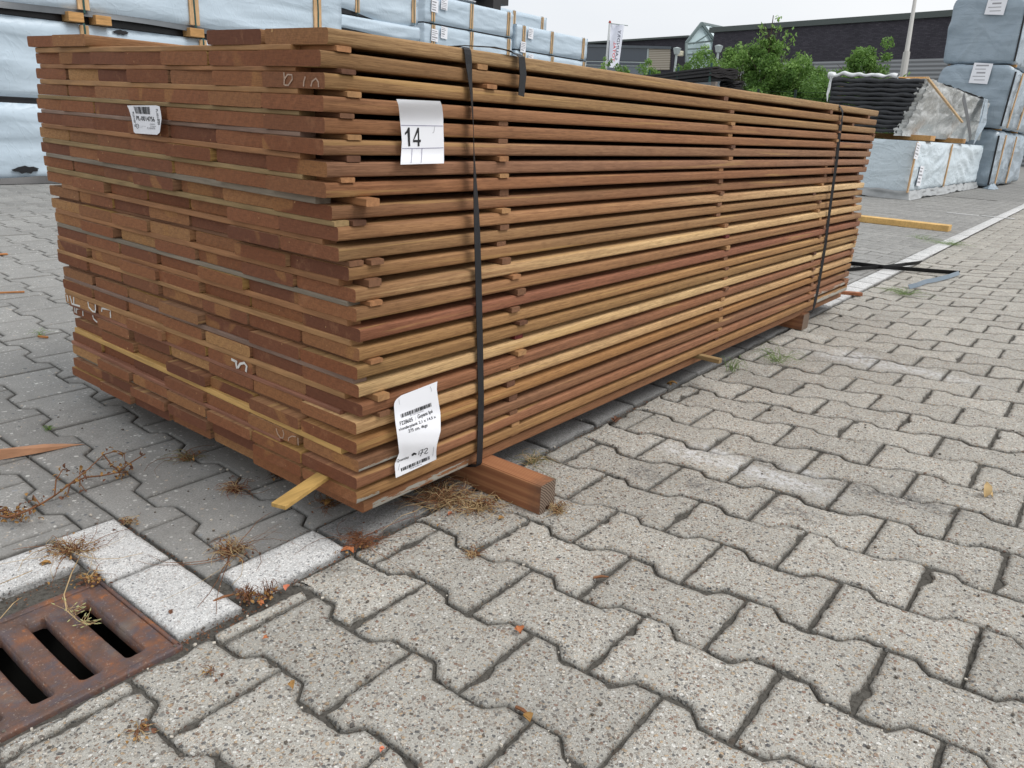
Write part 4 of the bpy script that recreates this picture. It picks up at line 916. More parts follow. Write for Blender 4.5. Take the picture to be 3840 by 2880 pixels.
for bi_, (x, z, s_) in enumerate(((bA[0] + .14, 1.317, .13), (bA[1], 1.317, .14), (bA[0] - .08, 1.317, .12), (-.2, 1.317, .1))):
    m = MB(); m.box((x, YA + .4, z), (s_, .95, .072), bev=.003); tag(m.build('bearer_block', PINEX, loc=(x, YA + .4, z)), ['pine block with a sawn end, in the seam right of the leftmost batten', 'pine block in the seam under the middle batten of the highest left pack', 'pine block in the seam under the leftmost batten', 'pine block in the seam, beyond the left edge'][bi_], 'timber block', 'pine blocks between the left packs')
m = MB(); m.box((1.95, YA + .55, 1.317), (6.5, 1.0, .07)); o = m.build('foil_sheet', BLACKF, loc=(1.95, YA + .55, 1.3)); tag(o, 'black foil bulging out of the seam under the highest left pack', 'foil')
m = MB(); m.grid(lambda u, v: (-1.4 + 6.62 * u, YA - .012 - .014 * math.sin(u * 31) * v - .02 * v, 1.375 - .05 * v - .012 * math.sin(u * 17)), 90, 4); m.build('foil_fold', plain('grey_foil', (.10, .11, .12, 1), .3), o)
m = MB(); m.box((1.95, YA + .52, .65), (6.5, .96, .045)); o = m.build('foil_sheet', BLACKF, loc=(1.95, YA + .5, .65)); tag(o, 'black foil in the seam between the two lowest left packs', 'foil')
m = MB(); m.grid(lambda u, v: (-1.4 + 6.6 * u, YA - .01 - .03 * v, .055 - .05 * v + .018 * noise.noise(Vector((u * 22, 0, 0))) * (1 - v)), 120, 3); m.grid(lambda u, v: (-1.4 + 6.6 * u, YA + .9 * v, .02), 2, 2)
tag(m.build('foil_skirt', BLACKF, loc=(2, YA, 0)), 'black foil skirt lying on the ground under the lowest left pack', 'foil')
# the row behind, further right
YB = 7.9
def px_x(px, Y): return aty(px, 60, Y).x
xb0, xb1 = px_x(1255, YB), px_x(1567, YB)
zB = lambda px, py, Y: aty(px, py, Y).z
b1 = zB(1440, 78, YB); b2 = zB(1440, 118, YB)
pack('wrapped_pack', xb0 - 1.4, xb1, YB, YB + 1.1, b1 + .02, b1 + .62, WRAP, 'wrapped pack with a sagging lower edge, right of the highest left pack', (px_x(1338, YB), px_x(1558, YB) - .05), seed=5, amp=.03, sag=.05)
pack('wrapped_pack', xb0 - 1.4, xb1 + .03, YB - .03, YB + 1.1, b1 - .19, b1 - .01, WRAP, 'thin wrapped pack with a dark open underside, squeezed below the sagging pack', (), seed=6, amp=.016, sag=.02)
m = MB(); m.box(((xb0 + xb1) / 2 - .7, YB + .5, b1 - .235), (xb1 - xb0 + 1.3, .96, .085)); tag(m.build('dark_boards', DARKW, loc=(xb0, YB, b1 - .2)), 'dark grey boards showing under the thin wrapped pack', 'boards')
zt_ = b1 - .28; k_ = 0
while zt_ > .15:
    pack('wrapped_pack', xb0 - 1.4, xb1 + .06, YB - .05, YB + 1.1, max(.03, zt_ - .55), zt_, WRAP, ['wrapped pack with short wide battens just above the top planks', 'low wrapped pack behind the plank stack, under the pack with short battens', 'lowest wrapped pack behind the plank stack, left of centre'][min(k_, 2)], (px_x(1318, YB), px_x(1530, YB)), seed=7 + k_, amp=.012, bw=.11, strapc=False); zt_ -= .59; k_ += 1
YC = 9.7
def col(pxl, pxr, top_px, top_py, seam, bat, tg, lab, seed0, Y=YC, n=5, sw=.0):
    xl, xr = aty(pxl, 100, Y).x, aty(pxr, 120, Y).x; zt = zB(top_px, top_py, Y); zs = zB(*seam, Y); h = zt - zs
    z = zt; i = 0
    while z > .25 and i < n:
        zb_ = max(.03, z - h + .025)
        pack('wrapped_pack', xl, xr, Y, Y + 1.1, zb_, z, WRAP, lab[min(i, len(lab) - 1)] if i < len(lab) else lab[-1] + ', number %d down' % i, [aty(b, 100 + 90 * i, Y).x for b in bat], seed=seed0 + i, amp=.016, drape=.75, bw=.085, strapc=True, tags=[(aty(t_, 100 + 90 * i, Y).x, z - .13 - q, .17, .2, .05) for t_, q in tg] if i < 2 else ())
        z -= h; i += 1
    return xl, xr, zt
LC = ['wrapped pack with three battens and paper tags, top of the middle column against the sky', 'wrapped pack with tags, second in the middle column just above the top plank', 'third wrapped pack down in the middle column behind the planks', 'fourth wrapped pack down in the middle column behind the planks', 'lowest wrapped pack in the middle column behind the planks']
LD = ['wrapped pack nearest the banner flag, top of the shorter right hand column', 'wrapped pack second in the shorter right hand column, its top edge just above the planks', 'third wrapped pack down in the column by the banner', 'lowest wrapped pack in the column by the banner', 'bottom wrapped pack of the column by the banner']
col(1590, 1922, 1769, 13, (1769, 118), (1622, 1766, 1905), ((1625, .05), (1660, -.02)), LC, 31)
col(1938, 2206, 2078, 119, (2061, 209), (1965, 2072, 2192), ((1962, .28), (1988, 0)), LD, 41)
xl, xr = aty(1720, 30, 11.6).x, aty(2050, 68, 11.6).x; zt = zB(1925, 38, 11.6)
pack('wrapped_pack', xl, xr, 11.6, 12.7, zt - .72, zt, WRAP, 'wrapped pack in the back row, peeping over the column by the banner', [aty(1812, 20, 11.6).x, aty(1928, 50, 11.6).x, aty(2033, 80, 11.6).x], seed=55, amp=.014, bw=.09)
z = zt - .75; i = 0
while z > .3:
    pack('wrapped_pack', xl, xr, 11.6, 12.7, max(.03, z - .7), z, WRAP, ['wrapped pack under the back row pack, its top strip hidden by the nearer column', 'lower wrapped pack in the back row behind the columns', 'lowest wrapped pack in the back row behind the columns', 'ground level pack in the back row'][min(i, 3)], (), seed=60 + i, amp=.01); z -= .74; i += 1
# a dark post of the shed behind the packs
m = MB(); a = atd(1832, 0, 17); m.box((a.x, a.y, a.z / 2 + .8), (.26, .5, a.z + 1.7)); 
q = atd(1770, 0, 17); m.box(((a.x + q.x) / 2, (a.y + q.y) / 2, a.z + .1), (1.6, .3, .25)); tag(m.build('shed_post', plain('dark_steel', (.03, .028, .027, 1), .5), loc=(a.x, a.y, 0)), 'dark steel post of a shed behind the back row of packs', 'post')

# ------------------------------------------------------------------ right hand pile
YP = 1.50; XP0, XP1 = 10.75, 16.0
WRAPL = wrap_mat('pale_wrap', lin('c0ced6'), lin('d2dde3'), .35, .12)
hp = .745
pack('wrapped_pack', XP0 + .02, XP1, YP, YP + 1.22, .075, hp, WRAPL, 'pale blue wrapped pack at the right end of the planks with black boards on top', (aty(3420, 620, YP).x, aty(3556, 600, YP).x), seed=71, amp=.03, drape=.9, bw=.05, tags=((aty(3432, 560, YP).x, .62, .22, .2, .1), (aty(3424, 672, YP).x + .25, .30, .24, .26, .06)), strapc=False)
m = MB()
def skirt(u, v):
    if u < .25: x, y = XP0 - .0, YP + 1.25 - 1.25 * u / .25
    else: x, y = XP0 + (XP1 - XP0) * (u - .25) / .75, YP
    out = .02 + .05 * v + .03 * noise.noise(Vector((u * 30, v * 3, 0))); z = .115 - .108 * v * (1 - .15 * math.sin(u * 20)) + .02 * noise.noise(Vector((u * 25, 2, v)))
    return (x - (out if u < .3 else 0), y - (out if u > .2 else 0), max(.004, z))
m.grid(skirt, 160, 5); m.grid(lambda u, v: (XP0 + 5.2 * u, YP + 1.2 * v, .012), 2, 2)
tag(m.build('film_skirt', plain('milky_film', (.32, .33, .33, 1), .3, .2, 8), loc=(XP0, YP, 0), smooth=True), 'milky plastic film bunched on the ground under the right hand wrapped pack', 'plastic film')
for i, px in enumerate((3490, 3610)):
    x = aty(px, 525, YP).x; m = MB(); m.box((x, YP + .55, hp + .045), (.30 if i == 0 else .26, 1.15, .07), bev=.004)
    tag(m.build('bearer_block', PINEX, loc=(x, YP, hp)), ['pine bearer showing under the film covered board stack, left one', 'pine bearer showing under the film covered board stack, right one'][i], 'timber block', 'pine bearers under the film covered boards')
# black corrugated boards, wrapped in film, shifted like a fanned deck
bp = empty('board_stack', (XP0 + 2, YP + .6, hp + .085), 'tall stack of wavy black boards under torn clear film, right of the plank stack', 'board stack')
NB = 12; zb0, zb1 = hp + .085, 1.50
SHEEN = Mat('black_board', .28, .5); v_ = SHEEN.co(rand=True); SHEEN.col(SHEEN.mix(SHEEN.noise(v_, 6, 4), (.008, .009, .011, 1), (.04, .043, .05, 1))); SHEEN.bump(SHEEN.noise(v_, 9, 4), .6, .03); SHEEN = SHEEN.m
for i in range(NB):
    t = i / (NB - 1); z0_ = zb0 + (zb1 - zb0) * i / NB; th = (zb1 - zb0) / NB * .99; yr = YP + .30 - .22 * t; yl = YP + 1.22 + .02 * t; xx = XP0 + .10 - .06 * t
    m = MB()
    def rd(u, v):
        y = yr + (yl - yr) * u; a = math.pi * (v - .5); bulge = math.cos(a) * .022; wv_ = .004 * math.sin(y * 21 + i * .9) + .010 * noise.noise(Vector((y * 7, i * 3.1, v)))
        return (xx - bulge + .015 * noise.noise(Vector((y * 3, i, 0))), y, z0_ + th * (.5 + .5 * math.sin(a)) + wv_)
    m.grid(rd, 46, 7); m.grid(lambda u, v: (xx + .02 + (XP1 - XP0 - .3) * u, yr + (yl - yr) * v, z0_ + th * .97 + .008 * math.sin((yr + (yl - yr) * v) * 21 + i * .9)), 4, 24)
    m.grid(lambda u, v: (xx + .02 + (XP1 - XP0 - .3) * u, yr, z0_ + th * v), 10, 2)
    m.build('board', SHEEN, bp, True)
FILM = Mat('clear_film', .22, .6); v_ = FILM.co(); c_ = FILM.noise(v_, 5, 6, .65, 1.5); FILM.col(FILM.mix(c_, lin('a9acac'), lin('d8dad8'))); FILM.bump(c_, .9, .05); FILM = FILM.m
m = MB()
def fs(u, v):
    x = XP0 + .06 + .05 * (1 - v) + (XP1 - XP0 - .25) * u; y = YP + .26 - .22 * v - .03 + .05 * noise.noise(Vector((x * 2.2, v * 4.5, 1))) + .025 * noise.noise(Vector((x * 7, v * 14, 5)))
    if u < .06: y += .04 * noise.noise(Vector((v * 22, 0, 7)))
    return (x + (.07 * noise.noise(Vector((v * 14, 3, 0))) if u == 0 else 0), y, zb0 - .03 + (zb1 - zb0 + .03) * v - (.05 * u if v > .5 else 0))
m.grid(fs, 90, 26); m.grid(lambda u, v: fs(0, v)[:1] and (fs(0, v)[0] + .03 - .06 * u, fs(0, v)[1] + .10 * u, fs(0, v)[2] + .02 * noise.noise(Vector((v * 30, u, 0)))), 4, 40)
m.grid(lambda u, v: (XP0 + .3 + 4.8 * u, YP + .05 + 1.1 * v, zb1 + .01 + .03 * noise.noise(Vector((u * 14, v * 4, 0)))), 40, 10)
m.grid(lambda u, v: (XP1 - .2, YP + .05 + 1.1 * u, zb0 + (zb1 - zb0) * v), 6, 8)
m.build('side_film', FILM, bp, True)
m = MB()
def roll(u, v):
    y = YP + .42 + .88 * u; a = 2 * math.pi * v; r = .026 + .022 * noise.noise(Vector((u * 9, v * 2, 0))) + .02 * (u > .9); return (XP0 + .08 + r * math.cos(a) * 1.6, y, zb1 + .035 + r * math.sin(a) + .03 * noise.noise(Vector((u * 7, 4, 0))))
m.grid(roll, 60, 12)
m.grid(lambda u, v: (XP0 + .02 - .05 * v + .03 * noise.noise(Vector((u * 12, v * 3, 0))), YP + 1.23 + .03 * u, zb1 + .03 - .35 * v * (1 - .3 * u)), 4, 20)
m.build('top_film', plain('white_film', (.62, .64, .65, 1), .3, .1, 10), bp, True)
m = MB(); m.grid(lambda u, v: (XP0 + 3.9 + .12 * noise.noise(Vector((u * 3, v * 3, 0))) + .45 * u, YP - .04 - .05 * v * u, zb1 - .02 - (.75 - .35 * u) * v), 8, 16); m.build('grey_flap', WRAPD, bp, True)
m = MB(); q0, q1 = aty(3612, 360, YP - .1), aty(3640, 520, YP - .1); m.ribbon([q0, (q0 + q1) / 2 + Vector((.06, 0, 0)), q1], [(1, 0, 0)] * 3, .10, .004); m.build('dark_flap', BLACKF, bp)
# loose laths leaning on it
def lath(pts, wd_, th, label, mat=None, up=(0, -1, 0)):
    m = MB(); m.beam(pts[0], pts[1], wd_, th, up=up, bev=.002); return tag(m.build('wooden_lath', mat or PINEX, loc=pts[0]), label, 'lath', 'loose laths on the board stack')
lath((aty(3478, 292, YP - .07), aty(3608, 458, YP - .07)), .022, .03, 'pale lath leaning diagonally against the film covered boards', strip_wood('pale_lath', lin('dcbb90')))
lath((atd(3355, 295, 12.2), atd(3480, 294, 12.4)), .05, .03, 'thin lath lying flat on top of the black board stack')
lath((atd(3636, 372, 14.6), atd(3708, 386, 14.2)), .04, .03, 'short dark lath sticking out right above the film covered boards')
lath((atd(3138, 390, 12.3), atd(3160, 320, 12.3)), .10, .03, 'brown upright board left of the black board stack', plain('brown_board', (.16, .10, .065, 1)))
lath((atd(3500, 336, 14.6), atd(3562, 335, 14.6)), .04, .03, 'short lath on the film behind the leaning lath')

# tall grey blue stack
XT = 16.2
def tall(y0, y1, z0, z1, dy, lab, seed, tagp=None, bt=False, x0=XT):
    root = empty('wrapped_pack', (x0 + 2, (y0 + y1) / 2, z0), lab, 'wrapped pack', 'tall stack of grey wrapped packs'); L = 4.2; rr = .16
    prof = []; n = 6
    for (cy, cz, a0) in ((y0 + rr, z0 + rr, 180), (y1 - rr, z0 + rr, 270), (y1 - rr, z1 - rr, 0), (y0 + rr, z1 - rr, 90)):
        r2 = rr if cz > (z0 + z1) / 2 else .06
        cy2 = cy + (rr - r2) * (1 if cy > (y0 + y1) / 2 else -1); cz2 = cz if r2 == rr else z0 + r2
        for k in range(n): a = math.radians(a0 + 90 * k / (n - 1)); prof.append((cy2 + r2 * math.cos(a), cz2 + r2 * math.sin(a)))
    # resample
    pts = []; 
    for i in range(len(prof)):
        p, q = prof[i], prof[(i + 1) % len(prof)]; d = math.hypot(q[0] - p[0], q[1] - p[1]); kk = max(1, int(d / .05)); pts += [(p[0] + (q[0] - p[0]) * j / kk, p[1] + (q[1] - p[1]) * j / kk) for j in range(kk)]
    N = len(pts); m = MB(); rows = [0, .02] + [.02 + (L - .02) * i / 60 for i in range(1, 61)]; cyy, czz = (y0 + y1) / 2, (z0 + z1) / 2
    def dsp(x, y, z):
        mk = max(0, min(1, .5 + 1.8 * noise.noise(Vector((y * 1.6 + seed, z * 1.6, x * .8 + 4))))); return .011 * mk * (abs(math.sin(13 * (z * .9 + (y if seed % 2 else -y) * .8 + x * .5) + 3 * noise.noise(Vector((y * 2, z * 2, seed))))) - .4) + .020 * noise.noise(Vector((x * 2, y * 3 + z * 2.5 + seed, z * 2.2 - y * 2))) + .022 * max(0, 1 - 5 * abs(noise.noise(Vector((x * 1.5 + seed, y * 1.9 + z * 1.6, z * .8))))) + .006 * noise.noise(Vector((x * 9, y * 11, z * 9 + seed)))
    vs = []
    for x in rows:
        for (y, z) in pts:
            d = Vector((y - cyy, z - czz)).normalized(); q = dsp(x, y, z); sh = dy * (z - z0); vs.append((x0 + x, y + d.x * q + sh, z + d.y * q))
    fs_ = [(i * N + k, (i + 1) * N + k, (i + 1) * N + (k + 1) % N, i * N + (k + 1) % N) for i in range(len(rows) - 1) for k in range(N)]
    # end face: concentric rings to the centre
    prev = list(range(N)); K = 9
    for s_ in range(1, K + 1):
        f = 1 - s_ / K
        if s_ == K: vs.append((x0 - .02, cyy + dy * (czz - z0), czz)); c = len(vs) - 1; fs_ += [(prev[k], prev[(k + 1) % N], c) for k in range(N)]; break
        cur = []
        for (y, z) in pts:
            yy, zz = cyy + (y - cyy) * f, czz + (z - czz) * f; vs.append((x0 - .01 - dsp(0, yy, zz) * 1.6, yy + dy * (zz - z0), zz)); cur.append(len(vs) - 1)
        fs_ += [(prev[k], prev[(k + 1) % N], cur[(k + 1) % N], cur[k]) for k in range(N)]; prev = cur
    m.add(vs, fs_); m.build('wrap', WRAPD, root, True)
    if tagp:
        c = atx(*tagp, x0 - .055); t = MB(); t.box(c, (.003, .30, .34), Matrix.Rotation(.06, 3, 'X')); lb = t.build('paper_tag', PAPER, root)
        t = MB()
        for i in range(5): t.box(c + Vector((-.003, .02 * (i % 2), .13 - .06 * i)), (.001, .2 - .03 * (i % 3), .025 if i in (0, 2) else .012)); 
        ch = t.build('print', INKG, lb)
    # the far edge seam and battens on the long side
    t = MB(); t.ribbon([(x0 - .03, y0 + .0 + dy * (z - z0), z) for z in (z0 + .03, (z0 + z1) / 2, z1 - .1)], [(0, 1, 0)] * 3, .03, .006); t.build('fold', BLACKF, root)
    if bt:
        for i in range(2):
            xx = x0 + .55 + 1.5 * i; t = MB(); t.beam((xx, y0 - .03, z0 + .02), (xx + .12, y0 - .03 + dy * (z1 - z0), z1 - .08), .075, .02, up=(0, 1, 0), bev=.002); t.build('batten', PINE, root)
    return root
zt1 = 1.03
tall(1.30, 2.42, .03, zt1, .02, 'grey blue wrapped pack on the ground, bottom of the tall stack at the right', 3, None, True)
tall(1.32, 2.52, zt1 + .03, 2.10, -.03, 'grey blue wrapped pack with a white tag, middle of the tall right stack', 8, (3678, 275), True, XT - .05)
tall(1.36, 2.50, 2.14, 3.24, .02, 'bulging grey blue wrapped pack with a white tag, top of the tall right stack', 15, (3738, 15), False, XT)
m = MB(); m.grid(lambda u, v: (XT - .10 - .25 * v + .5 * u, 1.30 - .12 * v * math.sin(u * 9) - .05, .09 - .085 * v), 16, 4)
tag(m.build('film_scrap', WRAPD, loc=(XT, 1.3, 0), smooth=True), 'loose edge of plastic wrap lying on the ground by the tall stack', 'plastic film')
for i, z in enumerate((1.045, 2.12)):
    m = MB(); m.box((XT + .3, 1.9, z), (.1, 1.1, .04)); m.box((XT + 2.6, 1.9, z), (.1, 1.1, .04)); tag(m.build('bearer_block', PINEX, loc=(XT, 1.9, z)), ['pine bearers between the bottom and middle packs of the tall stack', 'pine bearers between the middle and top packs of the tall stack'][i], 'timber block', 'pine bearers in the tall stack')

# dark bundles in the middle distance ----------------------------------------------------
def bundle(pl, pr, pe, d, th_px, n, label, seed, wave_=.012):
    """pl/pr ends of the long front top edge, pe right end of the end face; d depths"""
    a, b, e = atd(*pl, d[0]), atd(*pr, d[1]), atd(*pe, d[2]); z1 = b.z; th = th_px / FPX * d[1]; rr = random.Random(seed)
    root = empty('board_bundle', (b.x, b.y, z1 - th), label, 'board bundle'); L = (a - b).xy.length; u = Vector(((a - b).x, (a - b).y, 0)).normalized(); v = Vector(((e - b).x, (e - b).y, 0)); wv = v.length; v.normalize()
    for i in range(n):
        z0 = z1 - th + th * i / n; h = th / n * .86; m = MB(); off = rr.uniform(-.03, .03); o2 = rr.uniform(-.03, .03)
        def fn(q, w_, up): p = b + u * (q + off) + v * (w_ + o2); return (p.x, p.y, (z0 + h if up else z0) + wave_ * math.sin(w_ * 16 + i) + .006 * math.sin(q * 3 + i))
        N = 14
        vs = [fn(q, wv * k / N, up) for q in (0, L) for up in (0, 1) for k in range(N + 1)]; M_ = N + 1
        fs = [(k, k + 1, M_ + k + 1, M_ + k) for k in range(N)] + [(2 * M_ + k, 3 * M_ + k, 3 * M_ + k + 1, 2 * M_ + k + 1) for k in range(N)] + [(M_ + k, M_ + k + 1, 3 * M_ + k + 1, 3 * M_ + k) for k in range(N)] + [(k, 2 * M_ + k, 2 * M_ + k + 1, k + 1) for k in range(N)] + [(0, M_, 3 * M_, 2 * M_), (N, 2 * M_ + N, 3 * M_ + N, M_ + N)]
        m.add(vs, fs); m.build('board', DBOARD, root)
    return root, a, b, e, th
DBOARD = strip_wood('dark_board', (.035, .032, .032, 1), (3, 30, 60), .5)
bd1, a, b, e, th = bundle((2330, 285), (2668, 246), (2772, 262), (19.0, 14.0, 14.4), 46, 6, 'long flat bundle of dark brown boards standing above the plank stack, before the bushes', 2)
for i, px in enumerate((2428, 2548, 2662)):
    t = MB(); q = a.lerp(b, (px - 2330) / (2668 - 2330) * .9 + .1 if i < 2 else .98); t.box((q.x - .03, q.y - .06, q.z - th / 2), (.03, .03, th + .10)); t.build('strap', GSTRAP, bd1)
bd2, a2, b2, e2, th2 = bundle((2640, 300), (2715, 300), (2792, 318), (15.6, 14.6, 14.9), 44, 7, 'lower bundle of wavy dark slats sliding out of white plastic, beside the bushes', 4, .02)
a3, b3 = atd(2380, 318, 18), atd(2705, 296, 14.4); m = MB()
dl_ = (a3 - b3); 
def wf(u, v): p = b3 + dl_ * u; return (p.x + .02 * noise.noise(Vector((u * 40, v * 5, 0))), p.y - .05 * noise.noise(Vector((u * 30, v * 6, 2))), b3.z + (.06 * noise.noise(Vector((u * 16, 0, 0))) if v == 0 else 0) - .9 * v)
m.grid(wf, 60, 10); m.grid(lambda u, v: (b3.x + dl_.x * u + .9 * v, b3.y + dl_.y * u + .6 * v, b3.z - .02), 10, 3)
wp = empty('wrapped_pack', (b3.x, b3.y, b3.z - .9), 'crumpled white wrapped pack under the dark board bundle', 'wrapped pack'); m.build('wrap', plain('white_wrap', (.55, .6, .64, 1), .4), wp, True)
t = MB(); q = atd(2678, 318, 14.2); t.box((q.x, q.y, q.z - .2), (.09, .09, .5)); t.build('block', plain('grey_wood', (.2, .17, .15, 1)), wp)
t = MB(); t.box((b3.x + 1.2, b3.y + .8, (b3.z - .9) / 2), (1.6, 1.2, b3.z - .9)); t.build('lower_pack', WRAP, wp)

# ------------------------------------------------------------------ BUILDINGS
def brick_mat(name, c1, c2, cm, sc=1.0):
    m = Mat(name, .8, .3); b = m.n('ShaderNodeTexBrick'); b.inputs['Scale'].default_value = 1; b.inputs['Brick Width'].default_value = .23; b.inputs['Row Height'].default_value = .065; b.inputs['Mortar Size'].default_value = .006
    for k, c in (('Color1', c1), ('Color2', c2), ('Mortar', cm)): b.inputs[k].default_value = c
    m.l(m.co('UV'), b.inputs['Vector']); n_ = m.noise(m.co('UV'), .8, 4, .6); big = m.noise(m.co('UV', scale=(1, 5, 1)), 3.5, 4, .75)
    k = m.mix(m.ramp(big, [(.60, 0.0), (.72, .55)]), b.outputs['Color'], lin('8a888c')); k = m.mix(m.ramp(n_, [(.35, .3), (.6, 0.0)]), k, (.02, .02, .025, 1)); m.col(k); m.bump(b.outputs['Fac'], .5, .01); return m.m
def quad_uv(name, mat, p, parent, thick=.3, uvs=None):
    """vertical slab: p = bottom-left, bottom-right, top-right, top-left (3D); has thickness away from the camera; metre UVs"""
    p = [Vector(q) for q in p]; d = (p[1] - p[0]); d.z = 0; d.normalize(); n_ = Vector((-d.y, d.x, 0))
    if n_.dot(CAM - p[0]) > 0: n_ = -n_
    off = Vector(parent['_o']) if parent is not None else p[0]
    vs = [q - off for q in p] + [q + n_ * thick - off for q in p]
    me = bpy.data.meshes.new(name); me.from_pydata([tuple(v) for v in vs], [], [(0, 1, 2, 3), (5, 4, 7, 6), (1, 5, 6, 2), (4, 0, 3, 7), (3, 2, 6, 7), (4, 5, 1, 0)]); me.materials.append(mat)
    uv = me.uv_layers.new(name='UVMap'); 
    for l_ in me.loops: v = vs[l_.vertex_index] + off - p[0]; uv.data[l_.index].uv = (v.dot(d) + v.dot(n_), v.z)
    me.update(); o = bpy.data.objects.new(name, me); C.objects.link(o)
    if parent is not None: o.parent = parent
    else: o.location = off
    o['_o'] = list(off); return o
BRK = brick_mat('dark_brick', lin('3c3a42'), lin('4a4850'), lin('2a282e'))
CORR = Mat('grey_corrugated_metal', .5, .5); wv = CORR.n('ShaderNodeTexWave', wave_type='BANDS', bands_direction='Y'); wv.inputs['Scale'].default_value = 1.6; CORR.l(CORR.co('UV'), wv.inputs['Vector']); CORR.col(CORR.mix(wv.outputs['Fac'], lin('6a6d70'), lin('909396'))); CORR.bump(wv.outputs['Fac'], .8, .03); CORR = CORR.m
TRIM = plain('roof_trim', lin('4c5452'), .5, .05); ALU = plain('pale_aluminium', lin('aab4b4'), .4, .05); DGL = Mat('dark_window', .12, .6); DGL.col(lin('3d4650')); DGL = DGL.m
GLS = Mat('glasshouse_glass', .1, .5); GLS.col(GLS.mix(GLS.noise(GLS.co(), .6, 2), lin('b4cbcf'), lin('cfe0e2'))); GLS = GLS.m
BEIGE = Mat('beige_slats', .8, .2); wv = BEIGE.n('ShaderNodeTexWave', wave_type='BANDS', bands_direction='Y'); wv.inputs['Scale'].default_value = 2.2; BEIGE.l(BEIGE.co('UV'), wv.inputs['Vector']); BEIGE.col(BEIGE.mix(wv.outputs['Fac'], lin('8f877a'), lin('b5ad9f'))); BEIGE = BEIGE.m
def down(v, z=-.0): return Vector((v.x, v.y, z))
# long brick hall
tl, tr = atd(2678, 122, 48), atd(3700, 54, 35.5); z_m = 4.95
# keep the roof edge level
zr = (tl.z + tr.z) / 2
tl = atd(2678, 122, 48 * (zr - CAM.z) / (tl.z - CAM.z)); tr = atd(3700, 54, 35.5 * (zr - CAM.z) / (tr.z - CAM.z)); zr = tl.z
far_ = tr + (tr - tl) * .5
hall = empty('brick_hall', (tl.x, tl.y, 0), 'long dark brick hall with a grey corrugated lower band, behind the bushes', 'building')
zc = atd(3560, 216, (down(tr) - down(CAM)).dot(F) * 1.0).z if False else CAM.z + (zr - CAM.z) * (549 - 216) / (549 - 63)
quad_uv('brick_wall', BRK, [down(tl, zc), down(far_, zc), far_, tl], hall, .4)
quad_uv('corrugated_wall', CORR, [down(tl, 0) , down(far_, 0), down(far_, zc - .002), down(tl, zc - .002)], hall, .35)
n_ = Vector((0, 0, .16)); dd = (far_ - tl).normalized() * .3; fw = Vector((-(far_ - tl).y, (far_ - tl).x, 0)).normalized(); fw = fw if fw.dot(CAM - tl) > 0 else -fw
quad_uv('roof_trim', TRIM, [tl - dd + fw * .15 + Vector((0, 0, .003)), far_ + fw * .15 + Vector((0, 0, .003)), far_ + fw * .15 + n_ * 1.8, tl - dd + fw * .15 + n_ * 1.8], hall, .6)
m = MB(); s_ = -fw * 12; m.add([tl, far_, far_ + s_, tl + s_], [(0, 1, 2, 3)]); m.add([down(tl), down(tl) + s_, tl + s_, tl], [(0, 1, 2, 3)]); m.v = [(x, y, z - .01) if False else (x, y, z) for x, y, z in m.v]; m.build('flat_roof', BRK, hall)
# left office wing
ol, om, orr = atd(2150, 166, 58), atd(2480, 142, 52), atd(2580, 133, 50.5)
office = empty('office_building', (om.x, om.y, 0), 'low dark office wing with a beige slatted panel, left of the glass gable', 'building')
dr_ = (orr - ol); quad_uv('brick_wall', BRK, [down(ol), down(orr), orr, ol], office, .4)
def onwall(px, py, off=0.0):       # the office facade plane through down(ol), down(orr), off metres in front
    d = ray(px, py); nn = Vector((-(orr - ol).y, (orr - ol).x, 0)).normalized(); nn = nn if nn.dot(CAM - ol) > 0 else -nn
    t = (ol + nn * off - CAM).dot(nn) / d.dot(nn); return CAM + d * t
def wq(name, mat, pts, off, th=.04): return quad_uv(name, mat, [onwall(x, y, off) for x, y in pts], office, th)
wq('roof_trim', TRIM, [(2150, 167), (2582, 139), (2582, 132), (2150, 160)], .25, .5)
wq('fascia', plain('grey_fascia', lin('555c62'), .5), [(2200, 176), (2516, 184), (2516, 174), (2200, 166)], .20, .15)
wq('window', DGL, [(2200, 226), (2424, 230), (2430, 180), (2203, 176)], .06)
wq('beige_panel', BEIGE, [(2428, 262), (2510, 262), (2514, 184), (2433, 181)], .09, .08)
wq('window_band', ALU, [(2195, 245), (2420, 250), (2423, 232), (2197, 228)], .10, .05)
wq('window', DGL, [(2199, 241), (2416, 246), (2419, 236), (2200, 231)], .13, .03)
wq('window', plain('grey_glazing', lin('6b747c'), .2), [(2190, 300), (2418, 300), (2420, 251), (2194, 247)], .05)
wq('window_bar', ALU, [(2420, 290), (2428, 290), (2433, 182), (2428, 182)], .12, .04)
# glass gable between them
gt = empty('glass_atrium', tuple(down(atd(2630, 86, 50))), 'glass gabled atrium between the office wing and the brick hall', 'atrium')
D_ = 49
def gp(px, py, d=D_): return atd(px, py, d)
L0, L1, AP, R1, R0 = gp(2573, 300), gp(2574, 160), gp(2631, 87), gp(2678, 150, D_ + .5), gp(2678, 300, D_ + .5)
m = MB(); m.add([L0, R0, R1, AP, L1], [(0, 1, 2, 3, 4)]); bk = [p + Vector((.05, .12, 0)) for p in (L0, R0, R1, AP, L1)]; m.add(bk, [(4, 3, 2, 1, 0)]); m.build('glass', GLS, gt)
AB, RB, LB = gp(2775, 117, 60), gp(2800, 150, 60), gp(2700, 170, 60)
m = MB(); m.add([AP, R1, RB, AB], [(0, 1, 2, 3)]); m.add([AP, AB, LB, L1], [(0, 1, 2, 3)]); m.build('roof_glass', GLS, gt)
m = MB()
